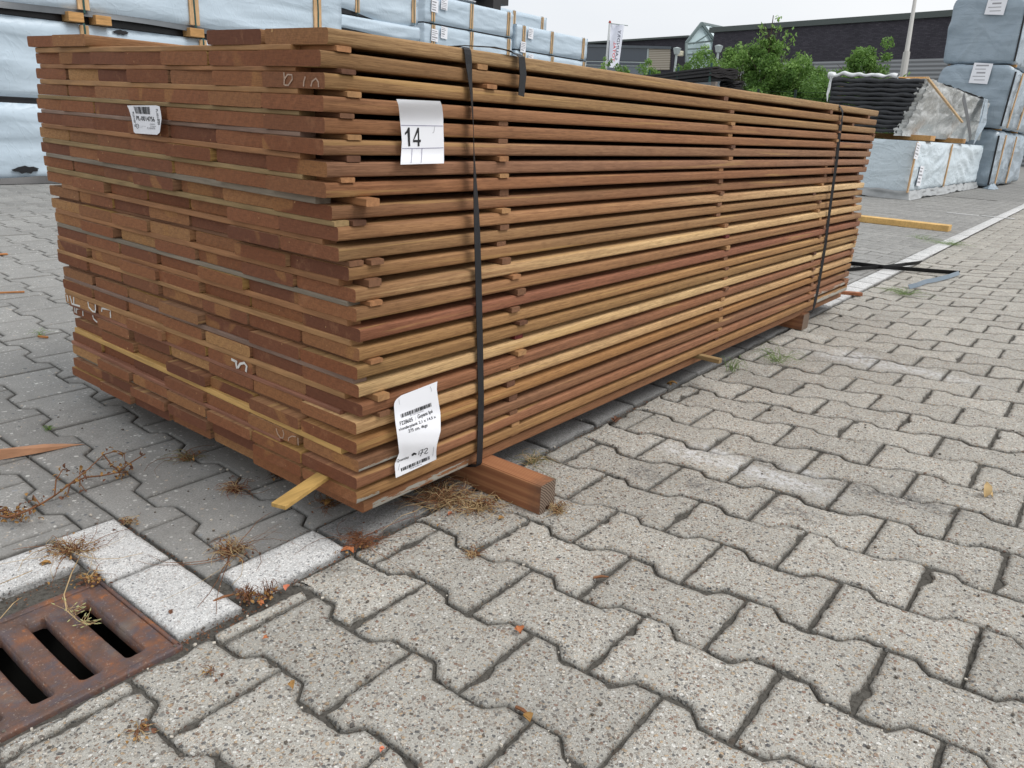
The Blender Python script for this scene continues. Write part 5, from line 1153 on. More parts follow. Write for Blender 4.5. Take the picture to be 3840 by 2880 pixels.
for (p, q, w_) in ((L1, AP, .15), (AP, R1, .15), (L0, L1, .12), (R0, R1, .12), (AP, AB, .14), (gp(2574, 165), gp(2678, 153), .10), (gp(2574, 205), gp(2676, 200), .10), (gp(2574, 185), gp(2660, 180), .08), (gp(2600, 165), gp(2655, 130), .07)):
    d_ = (CAM - p).normalized() * .2; m.beam(p + d_, q + d_, w_, w_)
for t_ in (.22, .45, .68, .9): p, q = AP.lerp(AB, t_), R1.lerp(RB, t_); m.beam(p, q, .07, .07)
m.build('frame', plain('atrium_frame', lin('6d7c7c'), .5, .05), gt)
# low pale wall end beside the corrugated band
q = atd(3480, 330, 30); m = MB(); p0, p1 = atd(3330, 300, 31), atd(3560, 330, 27); z1_ = atd(3400, 290, 30).z
quad_uv('low_wall', plain('sand_wall', lin('a9a397'), .9), [down(p0), down(p1), down(p1, 2.4), down(p0, 3.3)], None, .2)
tag(bpy.context.scene.objects.get('low_wall') or C.objects[-1], 'low sand coloured wall in front of the corrugated band', 'wall')
# lamp posts, flag, mast
def lamp(px, top, d, label):
    t = atd(px, top, d); r_ = empty('lamp_post', tuple(down(t)), label, 'lamp post', 'lamp posts by the office'); m = MB(); m.tube([down(t), t - Vector((0, 0, .35))], .06, 8); m.build('post', ALU, r_)
    m = MB(); m.tube([t - Vector((0, 0, .36)), t - Vector((0, 0, .05)), t], [.13, .22, .05], 8); m.build('lamp_head', ALU, r_); return r_
lamp(2540, 177, 42, 'short grey lamp post before the brick wall end left of the glass gable'); lamp(2697, 168, 40, 'short grey lamp post right of the glass gable')
m = MB(); q = atd(2552, 201, 49); m.box(q, (.35, .35, .3), bev=.05); tag(m.build('wall_lamp', plain('cream_lamp', lin('d8d2bc')), loc=q), 'small cream wall lamp on the dark brick left of the glass gable', 'lamp')
t0 = atd(2287, 84, 30); fl = empty('banner_flag', tuple(down(t0)), 'white vertical banner flag with red and grey lettering on a white pole', 'flag')
m = MB(); m.tube([down(t0), t0], [.06, .04], 10); m.build('pole', plain('white_pole', lin('d9dcdd'), .4, .03), fl)
m = MB(); m.tube([t0 - Vector((0, 0, .02)), t0 + Vector((0, 0, .06))], [.06, .03], 8); m.build('finial', plain('red_cap', lin('a03a32')), fl)
def fp(u, v, lift=0): # v down
    px = (2291 + (2341 - 2291) * u) * (1 - v) + (2281 + (2319 - 2281) * u) * v; py = (88 + 6 * u) * (1 - v) + (252 + 4 * u) * v
    q_ = atd(px, py, 30 + .12 * math.sin(u * 5 + v * 4)); return q_ + (CAM - q_).normalized() * lift
m = MB(); m.grid(fp, 10, 24); m.grid(lambda u, v: fp(u, v, -.01), 10, 24, flip=True); m.build('flag_cloth', plain('white_flag_cloth', lin('d4d7e2'), .8, .03), fl, True)
m = MB(); a_, b_ = atd(2291, 88, 30), atd(2355, 96, 30); m.tube([a_, b_], .018, 6); m.build('crossbar', ALU, fl)
def ftext(s_, u0, u1, v0, v1, mat, nm):
    vs, fs = text_mesh(s_, .01); m = MB()
    # letters run along v, seen from behind (mirrored)
    m.add([fp(u0 + (u1 - u0) * (1 - y), v1 + (v0 - v1) * x, .012) for x, y in vs], fs); m.build(nm, mat, fl)
ftext('TOTAL', .54, .32, .40, .86, plain('flag_red', lin('d0484a')), 'red_lettering'); ftext('LAUNDRY', .82, .58, .12, .80, plain('flag_grey', lin('5a5c6a')), 'grey_lettering')
t0 = atd(3436, -30, 24); bs = atd(3384, 300, 24); mt_ = empty('flag_mast', tuple(down(t0)), 'tall slim grey mast with a thicker foot, in front of the brick hall', 'mast')
s0 = Vector((t0.x, t0.y, 0)); m = MB(); zj = atd(3400, 196, 24).z
bx = (bs - t0); foot = t0 + bx * (t0.z / (t0.z - bs.z)); jn = t0 + bx * ((t0.z - zj) / (t0.z - bs.z))
m.tube([jn, t0], [.07, .05], 10); m.build('upper_pole', plain('grey_pole', lin('b8b6b2'), .45, .03), mt_); m = MB(); m.tube([foot, jn], [.11, .10], 10); m.build('lower_pole', plain('grey_pole2', lin('a8a6a2'), .45, .03), mt_)

# ------------------------------------------------------------------ BUSHES
def leaf_mat(name, c1, c2, c3):
    m = Mat(name, .55, .4); oi = m.n('ShaderNodeVertexColor', layer_name='leaf'); sp = m.n('ShaderNodeSeparateColor'); m.l(oi.outputs[0], sp.inputs[0])
    m.col(m.ramp(sp.outputs[0], [(0, c1), (.55, c2), (1, c3)])); m.b.inputs['Subsurface Weight'].default_value = 0.0
    tr = m.n('ShaderNodeBsdfTranslucent'); m.l(m.ramp(sp.outputs[0], [(0, c2), (1, c3)]), tr.inputs[0]); ms = m.n('ShaderNodeMixShader'); ms.inputs[0].default_value = .3
    out = [x for x in m.t.nodes if x.bl_idname == 'ShaderNodeOutputMaterial'][0]; m.l(m.b.outputs[0], ms.inputs[1]); m.l(tr.outputs[0], ms.inputs[2]); m.l(ms.outputs[0], out.inputs[0]); return m.m
LEAF = leaf_mat('green_leaves', (.065, .14, .032, 1), (.15, .28, .06, 1), (.30, .47, .13, 1)); BARK = plain('bark', (.07, .05, .035, 1), .9)
def bush(name, px, py_top, d, w_m, label, cat, nleaf, blobs, leaf=.075, seed=0, sparse=0.0, group=None):
    rr = random.Random(seed); top = atd(px, py_top, d); base = down(top); H = top.z; root = empty(name, tuple(base), label, cat, group)
    m = MB(); tips = []
    nst = 4 if name == 'bush' else 1
    for k in range(nst):
        a = rr.uniform(0, 6.28); p = base + Vector((rr.uniform(-.15, .15), rr.uniform(-.15, .15), 0)) * (nst > 1); pts = [p]; r0 = .035 if nst > 1 else .05; h_ = H * (.8 if nst > 1 else .97)
        for i in range(1, 7): pts.append(p + Vector((math.cos(a) * w_m * .25 * (i / 6) ** 1.3 * (nst > 1) + rr.uniform(-.03, .03), math.sin(a) * w_m * .25 * (i / 6) ** 1.3 * (nst > 1) + rr.uniform(-.03, .03), h_ * i / 6)))
        m.tube(pts, [r0 * (1 - .13 * i) for i in range(7)], 6)
        for i in range(10):
            q = pts[rr.randint(2, 5)]; b_ = rr.uniform(0, 6.28); L = rr.uniform(.25, .6) * w_m * .6; e_ = q + Vector((math.cos(b_) * L, math.sin(b_) * L, L * rr.uniform(.4, 1.2))); m.tube([q, q.lerp(e_, .5) + Vector((0, 0, .04)), e_], [.014, .009, .004], 4); tips.append(e_)
    m.build('trunk' if nst == 1 else 'stems', BARK, root)
    vs, fs, cs = [], [], []
    def lf(c, s_, tone, dn=None):
        n_ = Vector((rr.gauss(0, 1), rr.gauss(0, 1), rr.gauss(.5, .8))).normalized(); t = n_.cross(Vector((rr.gauss(0, 1), rr.gauss(0, 1), rr.gauss(0, 1)))).normalized()
        if dn: t = (t + Vector((0, 0, -.8))).normalized(); n_ = t.cross(n_).normalized()
        b_ = n_.cross(t).normalized(); k = len(vs); s2 = s_ * rr.uniform(.7, 1.25)
        for p in (c - t * s2 * .55, c + b_ * s2 * .27 + n_ * s2 * .06, c + t * s2 * .55, c - b_ * s2 * .27 + n_ * s2 * .06): vs.append(p - base); cs.append(tone)
        fs.append((k, k + 1, k + 2, k + 3))
    if nst == 4: blobs = list(blobs) + [(-.25 * w_m, .10, .7, .8, 1), (.25 * w_m, .14, .7, .8, 1)]; nleaf = int(nleaf * 1.25)
    tot = sum(b[3] for b in blobs)
    for (ox, oz, rad, wt, ry) in blobs:      # ox in metres sideways, oz as a share of the height
        c0 = base + RT.xy.to_3d().normalized() * ox + Vector((0, 0, oz * H))
        subs = [(Vector((rr.gauss(0, .5) * rad, rr.gauss(0, .5) * rad, rr.gauss(0, .5) * rad * ry)), rr.uniform(.25, .45) * rad, rr.random()) for _ in range(10)]
        for _ in range(int(nleaf * wt / tot)):
            s_, r_, tn = rr.choice(subs); p = Vector((rr.gauss(0, 1), rr.gauss(0, 1), rr.gauss(0, 1))); p = p.normalized() * r_ * rr.uniform(.5, 1.15); c = c0 + s_ + p
            if c.z < .05: continue
            lf(c, leaf, min(1, max(0, tn * .55 + rr.uniform(0, .45))))
    if sparse:                                # long shoots with drooping leaves
        for k in range(int(sparse)):
            x = rr.uniform(-.55, .55) * w_m; p0 = base + RT.xy.to_3d().normalized() * x * .4 + Vector((0, rr.uniform(-.1, .1), H * .62)); p1 = base + RT.xy.to_3d().normalized() * x + Vector((0, 0, H * (1.0 - abs(x / w_m) * .32 - rr.uniform(0, .06))))
            mm = MB(); mm.tube([p0, p0.lerp(p1, .5) + Vector((0, 0, .05)), p1], [.012, .008, .003], 4); mm.build('shoot', BARK, root)
            for i in range(26):
                t = rr.uniform(.1, 1.0); q = p0.lerp(p1, t) + Vector((rr.uniform(-.09, .09), rr.uniform(-.09, .09), rr.uniform(-.05, .03))); lf(q, leaf * 1.35, rr.uniform(.3, 1), True)
    me = bpy.data.meshes.new('foliage'); me.from_pydata([tuple(v) for v in vs], [], fs); me.materials.append(LEAF)
    ca = me.color_attributes.new('leaf', 'FLOAT_COLOR', 'POINT'); ca.data.foreach_set('color', [x for t in cs for x in (t, t, t, 1)]); me.update()
    o = bpy.data.objects.new('foliage' if nst > 1 else 'crown', me); C.objects.link(o); o.parent = root; return root
BG = 'bushes before the brick hall'
bush('bush', 2800, 175, 22, 2.0, 'dense green bush at the left end of the hedge, right of the glass gable', 'bush', 13000, [(0, .80, .6, 1, 1), (-.4, .58, .8, 1.5, 1.2), (.45, .6, .9, 1.7, 1.2), (0, .25, .9, 1.3, 1)], seed=1, group=BG)
bush('young_tree', 2905, 40, 21, 1.7, 'slender young tree with long leafy shoots rising above the roof line', 'tree', 12500, [(0, .62, .62, 1.7, 1.1), (0, .76, .30, .5, 1), (.5, .52, .5, 1.1, 1), (-.3, .45, .6, 1.2, 1), (.1, .28, .8, 1.5, 1)], seed=2, sparse=11, leaf=.085)
bush('bush', 3035, 215, 21.5, 2.2, 'rounded green bush right of the young tree, half hidden by the planks', 'bush', 13000, [(0, .78, .65, 1.4, 1), (-.55, .62, .75, 1.4, 1), (.6, .68, .7, 1.3, 1), (0, .42, 1.0, 1.6, 1)], seed=3, group=BG)
bush('bush', 3165, 218, 20.5, 1.8, 'green bush left of the tallest right hand bush, before the corrugated band', 'bush', 12000, [(.1, .76, .65, 1.2, 1.2), (-.45, .62, .75, 1.3, 1), (.45, .55, .6, 1.2, 1), (0, .3, .8, 1.2, 1)], seed=4, group=BG)
bush('bush', 3290, 172, 20, 1.9, 'tall loose green bush beside the mast, right end of the hedge', 'bush', 8500, [(.15, .85, .42, .9, 1.2), (-.45, .78, .38, .8, 1.2), (0, .6, .6, 1.2, 1), (.5, .55, .5, 1.1, 1), (0, .3, .8, 1.2, 1)], seed=5, sparse=5, group=BG)
bush('bush', 3395, 290, 20, 1.1, 'low green bush behind the black board stack', 'bush', 3500, [(0, .75, .5, 1, 1), (0, .35, .6, 1, 1)], seed=6, group=BG)
bush('bush', 2640, 150, 26, 1.9, 'airy light green bush in front of the glass gable', 'bush', 5200, [(.2, .82, .45, 1, 1.4), (-.4, .62, .5, 1, 1), (.5, .60, .5, 1, 1), (0, .4, .7, 1, 1)], seed=7, sparse=4, group=BG)
bush('bush', 2510, 218, 26, 1.8, 'low green bush in front of the beige panel, above the dark boards', 'bush', 4200, [(-.4, .8, .42, 1, 1), (.45, .85, .40, 1, 1), (0, .55, .6, 1, 1)], seed=8, group=BG)
bush('bush', 2440, 250, 26, .9, 'small leafy tip left of the beige panel bush', 'bush', 900, [(0, .88, .25, 1, 1), (.1, .6, .4, 1, 1)], seed=9, group=BG)
bush('bush', 2292, 222, 27, 1.0, 'small bush at the foot of the banner flag', 'bush', 1500, [(-.15, .88, .26, 1, 1), (.35, .85, .28, 1, 1), (0, .6, .5, 1, 1)], seed=10, group=BG)
bush('bush', 2350, 236, 27, .5, 'tiny leafy sprig just right of the banner flag', 'bush', 600, [(0, .9, .2, 1, 1.5), (0, .6, .3, 1, 1)], seed=12, group=BG)
bush('bush', 3110, 250, 21.2, 1.6, 'green bush in the dip of the hedge, before the corrugated band', 'bush', 9000, [(0, .78, .6, 1.2, 1), (-.5, .6, .6, 1, 1), (.5, .6, .6, 1, 1), (0, .35, .8, 1.2, 1)], seed=21, group=BG)
bush('bush', 3235, 262, 20.2, 1.4, 'green bush low in the hedge just left of the tall loose bush', 'bush', 8000, [(0, .78, .55, 1.2, 1), (-.45, .6, .6, 1, 1), (.4, .6, .6, 1, 1), (0, .35, .8, 1.2, 1)], seed=22, group=BG)
# mesh fence in front of the bushes
p0, p1 = atd(2700, 420, 18.5), atd(3420, 470, 16.5); zf_ = atd(2890, 336, 18).z; fe = empty('wire_fence', tuple(down(p0)), 'dark green wire fence at the foot of the bushes', 'fence'); m = MB()
FGR = plain('dark_green_steel', (.008, .022, .018, 1), .5); n_p = 5
for i in range(n_p + 1): q = down(p0).lerp(down(p1), i / n_p); m2_ = MB(); m2_.tube([q, q + Vector((0, 0, zf_))], .028, 6); m2_.build('post', FGR, fe)
for k in range(14): z = .05 + (zf_ - .1) * k / 13; m.beam(down(p0, z), down(p1, z), .006, .006)
NN = 120
for i in range(NN): q = down(p0).lerp(down(p1), i / NN); m.beam(q + Vector((0, 0, .03)), q + Vector((0, 0, zf_ - .03)), .005, .005)
m.build('wire_mesh', FGR, fe)
# ------------------------------------------------------------------ LOOSE THINGS ON THE GROUND
LBOARD = strip_wood('light_board', lin('d2ab6c'), (3, 30, 30), .8)
a, b = atz(3560, 868, 0), atz(3190, 826, 0); h_ = (atx(3567, 842, a.x).z); m = MB(); m.beam((a.x, a.y, .027), (b.x - .0, b.y, .027), .15, .052, up=(0, 0, 1), bev=.003)
tag(m.build('wooden_board', LBOARD, loc=a), 'pale yellow board lying on the pavement behind the far end of the planks', 'board')
def band(pts, wd_, label, mat, lift=.004, twist=None):
    P3 = [atz(px, py, lift + .009 + (z or 0)) for px, py, z in pts]; m = MB(); W = []
    for i in range(len(P3)):
        t = (P3[min(i + 1, len(P3) - 1)] - P3[max(i - 1, 0)]); w0 = t.cross(Vector((0, 0, 1))).normalized(); W.append((w0 * .55 + Vector((0, 0, .83))).normalized())
    m.ribbon(P3, W, wd_, .0012); return tag(m.build('strap_offcut', mat, loc=P3[0]), label, 'strap', 'strap offcuts on the ground')
band([(3120, 982, 0), (3200, 988, 0), (3250, 994, .004), (3312, 1001, .008), (3400, 1008, .006), (3500, 1016, .003), (3597, 1023, .002)], .030, 'long black strap offcut crossing the white line, folding back at its right end', BSTRAP)
band([(3597, 1023, .006), (3560, 1036, .006), (3505, 1050, .004), (3470, 1056, .006), (3440, 1068, .002), (3408, 1076, 0)], .024, 'short grey blue strap end bent back towards the planks', GSTR)
band([(3120, 1014, 0), (3193, 1010, 0), (3250, 1005, .003), (3312, 1001, .002), (3380, 993, .006), (3453, 984, .012)], .030, 'black strap offcut crossing over the other one, rising to the right', BSTRAP)
a, b = atz(3150, 1096, .01), atz(3232, 1103, .01); m = MB(); m.beam(a, b, .035, .014, bev=.001); m.v = [(x, y, z + .0) for x, y, z in m.v]
tag(m.build('wood_scrap', strip_wood('red_scrap', lin('9a6446')), loc=a), 'thin reddish wood scrap lying by the far bottom corner of the planks', 'wood scrap')
# wedge splinter on the left
m = MB(); P_ = [(-.9, 1698, 1733), (0, 1690, 1728), (80, 1679, 1714), (160, 1669, 1700), (225, 1667, 1686), (270, 1667, 1676), (316, 1666, 1670)]
vs = []
for px, pt_, pb_ in [(-160, 1716, 1760)] + P_[1:]:
    g0 = atz(px, pb_, .0); tp = atz(px, pt_, .024 * max(.15, (316 - px) / 316) if px > 0 else .024); w_ = Vector((.0, .0, 0)); bk = Vector((tp.x + .004, tp.y + .012 * max(.1, (316 - px) / 476), 0)); fr_ = Vector((g0.x, g0.y, .002)); hz = max(.002, .024 * (316 - px) / 316 if px > 0 else .024)
    vs += [fr_, Vector((g0.x + .001, g0.y + .001, hz)), Vector((bk.x, bk.y, hz)), Vector((bk.x, bk.y, .002))]
n = len(vs) // 4; fs = [(i * 4 + j, i * 4 + 4 + j, i * 4 + 4 + (j + 1) % 4, i * 4 + (j + 1) % 4) for i in range(n - 1) for j in range(4)] + [(0, 1, 2, 3), (n * 4 - 1, n * 4 - 2, n * 4 - 3, n * 4 - 4)]
m.add(vs, fs); tag(m.build('wood_splinter', strip_wood('pink_wood', lin('bb8c6c'), (8, 30, 30), .75), loc=vs[4]), 'long tapering pinkish wood splinter lying on the grey pavement at the left', 'wood splinter')
for (p, q, w_, lab) in (((-30, 955), (28, 952), .02, 'small orange wood splinter far left on the grey pavement'), ((-10, 1098), (92, 1094), .006, 'hair thin pale twig on the grey pavement at the far left'), ((143, 1261), (180, 1265), .006, 'tiny brown twig lying on the pavement left of the planks')):
    a, b = atz(*p, .006), atz(*q, .005); m = MB(); m.beam(a, b, w_, .006, bev=.001); tag(m.build('wood_splinter', strip_wood('orange_scrap', lin('b67a48')), loc=a), lab, 'wood splinter')
# dry weeds -----------------------------------------------------------------
STRAW = plain('straw', lin('b39a72'), .8, .3, 30); BROWNL = plain('dead_leaf', lin('664432'), .8, .35, 25); DEADB = plain('dead_stem', lin('7a5236'), .85, .3, 30); GRASS = plain('green_grass', lin('5d7a35'), .7, .3, 30); TANL = plain('pale_dead_leaf', lin('94703f'), .8, .25, 25); ORL = plain('orange_leaf', lin('a9673f'), .75, .2, 25); PINKL = plain('pink_leaf', lin('c9785a'), .75, .15, 25); GREENH = plain('seed_head', lin('a9a877'), .8, .2)
def leafbit(m, c, s, rr, mi=0, flat=.5):
    t = Vector((rr.gauss(0, 1), rr.gauss(0, 1), rr.gauss(0, flat))).normalized(); n_ = Vector((rr.gauss(0, flat), rr.gauss(0, flat), 1)).normalized(); b = n_.cross(t).normalized(); n_ = t.cross(b)
    pts = []; N = 4
    for i in range(N + 1):
        u = i / N; w_ = math.sin(math.pi * min(.97, max(.04, u))) * .32 * rr.uniform(.8, 1.2); up = n_ * (s * .25 * math.sin(u * 3))
        pts += [c + t * s * (u - .5) + b * s * w_ + up + n_ * s * .14, c + t * s * (u - .5) + up, c + t * s * (u - .5) - b * s * w_ + up + n_ * s * .10]
    zmin = min(p.z for p in pts); dz = max(0, .0015 - zmin) ; pts = [p + Vector((0, 0, dz)) for p in pts]
    m.add(pts, [q for i in range(N) for q in ((i * 3, i * 3 + 1, i * 3 + 4, i * 3 + 3), (i * 3 + 1, i * 3 + 2, i * 3 + 5, i * 3 + 4))], mi)
def tuft(px, py, n, r, h, label, seed, mats=None, longn=4, longr=.1, z0=.002, lf=20, clump=1.0, group='dry weed tufts in the joints', name='dry_weed', ab=None):
    rr = random.Random(seed); c = atz(px, py, z0); mats = mats or [STRAW, DEADB]; m = MB()
    for i in range(n + longn):
        a = rr.uniform(0, 6.283) if ab is None else rr.gauss(ab[0], ab[1]); L = r * rr.uniform(.4, 1) if i < n else longr * rr.uniform(.5, 1); hh = h * rr.uniform(.25, 1) if i < n else h * rr.uniform(.3, 1.1)
        p0 = c + Vector((rr.gauss(0, .16) * r, rr.gauss(0, .16) * r, 0)); d = Vector((math.cos(a), math.sin(a), 0)); pts = [p0]; w = rr.uniform(-.95, .95)
        for k in range(1, 6):
            u = k / 5; dd_ = Matrix.Rotation(w * u * 1.6, 3, 'Z') @ d; pts.append(p0 + dd_ * L * u + Vector((rr.gauss(0, .03) * r, rr.gauss(0, .03) * r, max(0.0005, hh * math.sin(u * 2.6) * (1 if i < n else .7)))))
        rad = rr.uniform(.0004, .0009) * (1.15 if i >= n else 1); m.tube(pts, [rad * (1 - .12 * k) for k in range(6)], 3, rr.randint(0, len(mats) - 1), caps=False)
    o = m.build(name, mats, loc=c, smooth=True)
    if lf:
        m = MB()
        for i in range(lf): leafbit(m, c + Vector((rr.gauss(0, .45) * r, rr.gauss(0, .45) * r, rr.uniform(.001, .35) * h)), rr.uniform(.003, .0085), rr, rr.randint(0, 1))
        m.build('dead_leaves', [BROWNL, TANL], o)
    return tag(o, label, 'dry weed' if name == 'dry_weed' else 'grass tuft', group)
tuft(272, 2068, 70, .05, .022, 'large straw coloured dry tuft spreading over the white kerb stones left', 101, longn=15, longr=.12, lf=60)
tuft(330, 2180, 10, .03, .012, 'dead leaves and stalks caught at the top corner of the drain', 102, longn=4, longr=.06, lf=70)
tuft(862, 2072, 75, .045, .020, 'wide dry tuft between the grey pavers and the white kerb stone', 103, longn=12, longr=.17, lf=45)
tuft(880, 1838, 70, .040, .016, 'compact reddish dry tuft in the joint left of the yellow stick', 104, mats=[DEADB, plain('rust_stem', lin('6e3f2c'), .85), STRAW], longn=5, longr=.08, lf=12)
tuft(700, 1722, 46, .045, .014, 'greyish dry tuft under the bottom edge of the plank ends', 105, mats=[DEADB, plain('olive_stem', lin('77704a'), .85)], longn=5, longr=.10, lf=12)
tuft(1050, 1788, 40, .03, .018, 'small dark dry tuft in the shade under the plank ends', 106, mats=[DEADB, plain('dark_stem', lin('4c3426'), .9)], longn=3, longr=.06, lf=8)
tuft(1345, 2035, 90, .05, .012, 'matted brown roots in the joint beside the white kerb stone end', 107, mats=[DEADB, plain('rust_stem2', lin('7c4d33'), .85)], longn=6, longr=.16, lf=50)
tuft(1660, 1880, 190, .085, .030, 'biggest straw tangle, spreading from under the planks beside the beam', 108, longn=28, longr=.15, lf=40)
tuft(1790, 1905, 90, .06, .022, 'straw tangle against the left foot of the square beam', 118, longn=10, longr=.1, lf=40)
tuft(2088, 1920, 70, .028, .020, 'small fuzzy straw tuft hugging the sawn end of the beam', 109, longn=6, longr=.05, lf=10)
tuft(2000, 1735, 40, .05, .02, 'pale straw tuft in the shade behind the beam', 110, mats=[STRAW, plain('olive_stem2', lin('6f7048'), .85)], longn=8, longr=.09, lf=6)
tuft(1775, 2080, 34, .022, .010, 'little straw wisp in the joint in front of the straw tangle', 111, longn=4, longr=.03, lf=10)
tuft(930, 2250, 20, .02, .03, 'curled brown withered plant at the pointed corner of the kerb stones', 112, mats=[DEADB, BROWNL], longn=4, longr=.03, lf=70)
tuft(1010, 2240, 14, .014, .035, 'second curled withered plant, just right of the kerb corner', 113, mats=[DEADB, BROWNL], longn=2, longr=.02, lf=36)
tuft(480, 1960, 20, .02, .01, 'tiny brown moss tuft by the corner of the highest kerb stone', 114, longn=2, longr=.03, lf=26)
tuft(1230, 1895, 24, .04, .016, 'dark dry stalks under the bottom plank corner', 115, mats=[DEADB, plain('dark_stem3', lin('59402e'), .9)], longn=4, longr=.07, lf=16)
tuft(520, 2745, 20, .02, .008, 'brown moss and roots in the wide joint at the lower left', 116, longn=2, longr=.03, lf=26)
tuft(790, 2520, 6, .02, .006, 'few brown crumbs and stalks in the joint right of the drain', 117, longn=1, longr=.03, lf=8)
GG = 'green grass tufts in the joints'
for i, (px, py, n, r, h, lab) in enumerate(((2915, 1358, 40, .09, .05, 'bright green grass tuft beside the middle of the plank stack'), (2744, 1392, 26, .05, .05, 'small green grass tuft in the shade of the planks'), (3560, 917, 60, .22, .03, 'green grass on the white line near the pale board'), (3464, 897, 30, .12, .04, 'faint green grass tuft between the pale board and the white line'), (3390, 1104, 60, .13, .035, 'green grass tuft near the fork of the black strap offcuts'), (186, 1612, 16, .015, .012, 'tiny green moss tuft in a joint at the left'), (150, 1258, 14, .04, .02, 'tiny green weed in the left pavement joint'))):
    tuft(px, py, n, r, h, lab, 200 + i, mats=[GRASS, plain('grass2', lin('7c9550'), .7)], longn=2, longr=r * 1.3, lf=0, group=GG, name='grass_tuft')
# the dried vine on the left
rr = random.Random(77); m = MB(); ml = MB()
main = [(-40, 1925), (30, 1940), (90, 1920), (150, 1892), (205, 1858), (262, 1815), (320, 1790), (380, 1784), (440, 1772), (478, 1768)]
mp_ = [atz(px, py, .006 + .012 * (i % 3)) for i, (px, py) in enumerate(main)]; m.tube(mp_, [.0022, .0022, .002, .002, .0018, .0018, .0016, .0015, .0013, .001], 5)
for br in ([(205, 1858, .02), (210, 1800, .03), (235, 1760, .03), (262, 1765, .02)], [(262, 1815, .02), (330, 1760, .04), (388, 1705, .05), (440, 1690, .05), (466, 1700, .04), (470, 1745, .02)], [(320, 1790, .02), (300, 1765, .03), (300, 1812, .012), (318, 1838, .005)], [(150, 1892, .02), (125, 1858, .02), (122, 1876, .01)], [(388, 1705, .05), (420, 1745, .03), (452, 1772, .012)], [(440, 1772, .01), (490, 1735, .02), (545, 1702, .03)], [(262, 1815, .015), (255, 1850, .01), (245, 1862, .008)]):
    P3 = [atz(px, py, z) for px, py, z in br]; m.tube(P3, [.0014, .0012, .0011, .0009, .0008, .0007][:len(P3)], 4)
    for p in P3[1:]:
        for _ in range(3): leafbit(ml, p + Vector((rr.gauss(0, .006), rr.gauss(0, .006), rr.gauss(0, .006))), rr.uniform(.005, .011), rr, rr.randint(0, 1), 1.0)
for p in mp_:
    for _ in range(4): leafbit(ml, p + Vector((rr.gauss(0, .010), rr.gauss(0, .010), rr.uniform(0, .010))), rr.uniform(.005, .011), rr, rr.randint(0, 1), 1.0)
for _ in range(110): p = atz(rr.gauss(45, 45), rr.gauss(1930, 14), .008); leafbit(ml, p, rr.uniform(.004, .010), rr, rr.randint(0, 1), 1.0)
for _ in range(40): p = atz(rr.gauss(455, 18), rr.gauss(1765, 14), .008); leafbit(ml, p, rr.uniform(.004, .009), rr, rr.randint(0, 1), 1.0)
vn = m.build('dry_vine', DEADB, loc=mp_[4], smooth=True); ml.build('dead_leaves', [BROWNL, TANL], vn); tag(vn, 'long dried up vine with curled brown leaves lying across the grey pavers at the left', 'dry plant')
# pale grass stalk with seed heads over the drain
m = MB(); rr = random.Random(5)
pts = [atz(300, 2085, .01), atz(268, 2150, .03), atz(240, 2230, .03), atz(250, 2290, .015), atz(295, 2330, .008), atz(340, 2342, .006)]; m.tube(pts, [.0009] * 6, 4)
for k in range(34):
    u = rr.uniform(.55, 1) * 5; i = min(4, int(u)); c = pts[i].lerp(pts[i + 1], u - i); a = rr.uniform(0, 6.28); e_ = c + Vector((math.cos(a) * .018, math.sin(a) * .018, rr.uniform(0, .012))) * rr.uniform(.4, 1); m.tube([c, e_], [.0004, .0003], 3); m.tube([e_, e_ + (e_ - c).normalized() * .005], [.0011, .0004], 4, 1)
for ln in ([(0, 2320, .02), (50, 2262, .02), (82, 2240, .01)], [(0, 2190, .01), (60, 2165, .02), (120, 2140, .01)]): m.tube([atz(a, b, c) for a, b, c in ln], .0007, 4)
tag(m.build('grass_stalk', [STRAW, GREENH], loc=pts[2], smooth=True), 'pale dry grass stalk with seed heads bending over the drain slots', 'grass stalk')
# fallen leaves
PALEL = plain('bleached_leaf', lin('b79d72'), .8, .25, 25)
FL = [(1950, 2366, .021, ORL, 'orange curled leaf in the joint below the middle of the picture'), (1302, 2070, .022, ORL, 'round orange leaf at the right end of the white kerb stone'), (1880, 1946, .014, TANL, 'yellow leaf in front of the straw tangle by the beam'), (1688, 1928, .012, PINKL, 'pinkish leaf in the straw left of the beam'), (1072, 2206, .013, PINKL, 'pink star shaped leaf on the pavement below the kerb stone'), (1094, 2574, .014, TANL, 'tan leaf scrap on a big paver near the lower left'), (995, 2397, .009, ORL, 'small orange leaf in the joint right of the kerb corner'), (834, 2534, .008, BROWNL, 'dark brown leaf crumb in the joint right of the drain'), (975, 2265, .013, ORL, 'orange leaf beside the withered plants'),
      (3688, 1856, .034, PALEL, 'big pale torn leaf on the pavement at the right'), (2312, 1580, .036, BROWNL, 'crumpled dark brown leaf on the pavement beside the planks'), (2520, 1443, .03, TANL, 'pale brown leaf in the shade under the planks'), (1980, 2694, .018, TANL, 'pale bark scrap in the joint near the bottom centre'), (1432, 2812, .009, PINKL, 'tiny pink chip near the bottom edge'), (640, 2298, .010, BROWNL, 'small dark seed lying on the white kerb stone'), (172, 2118, .018, TANL, 'tan leaf under the large dry tuft on the kerb'), (1235, 1890, .024, TANL, 'dry leaf under the bottom plank corner'), (430, 1990, .006, BROWNL, 'tiny brown leaf by the top kerb stone')]
for i, (px, py, s_, mt_, lab) in enumerate(FL):
    rr = random.Random(300 + i); c = atz(px, py, .004); m = MB(); leafbit(m, c, s_, rr, 0, .10); leafbit(m, c + Vector((rr.gauss(0, .15) * s_, rr.gauss(0, .15) * s_, .001)), s_ * .8, rr, 0, .12); tag(m.build('fallen_leaf', mt_, loc=c, smooth=True), lab, 'leaf', 'fallen leaves and crumbs')
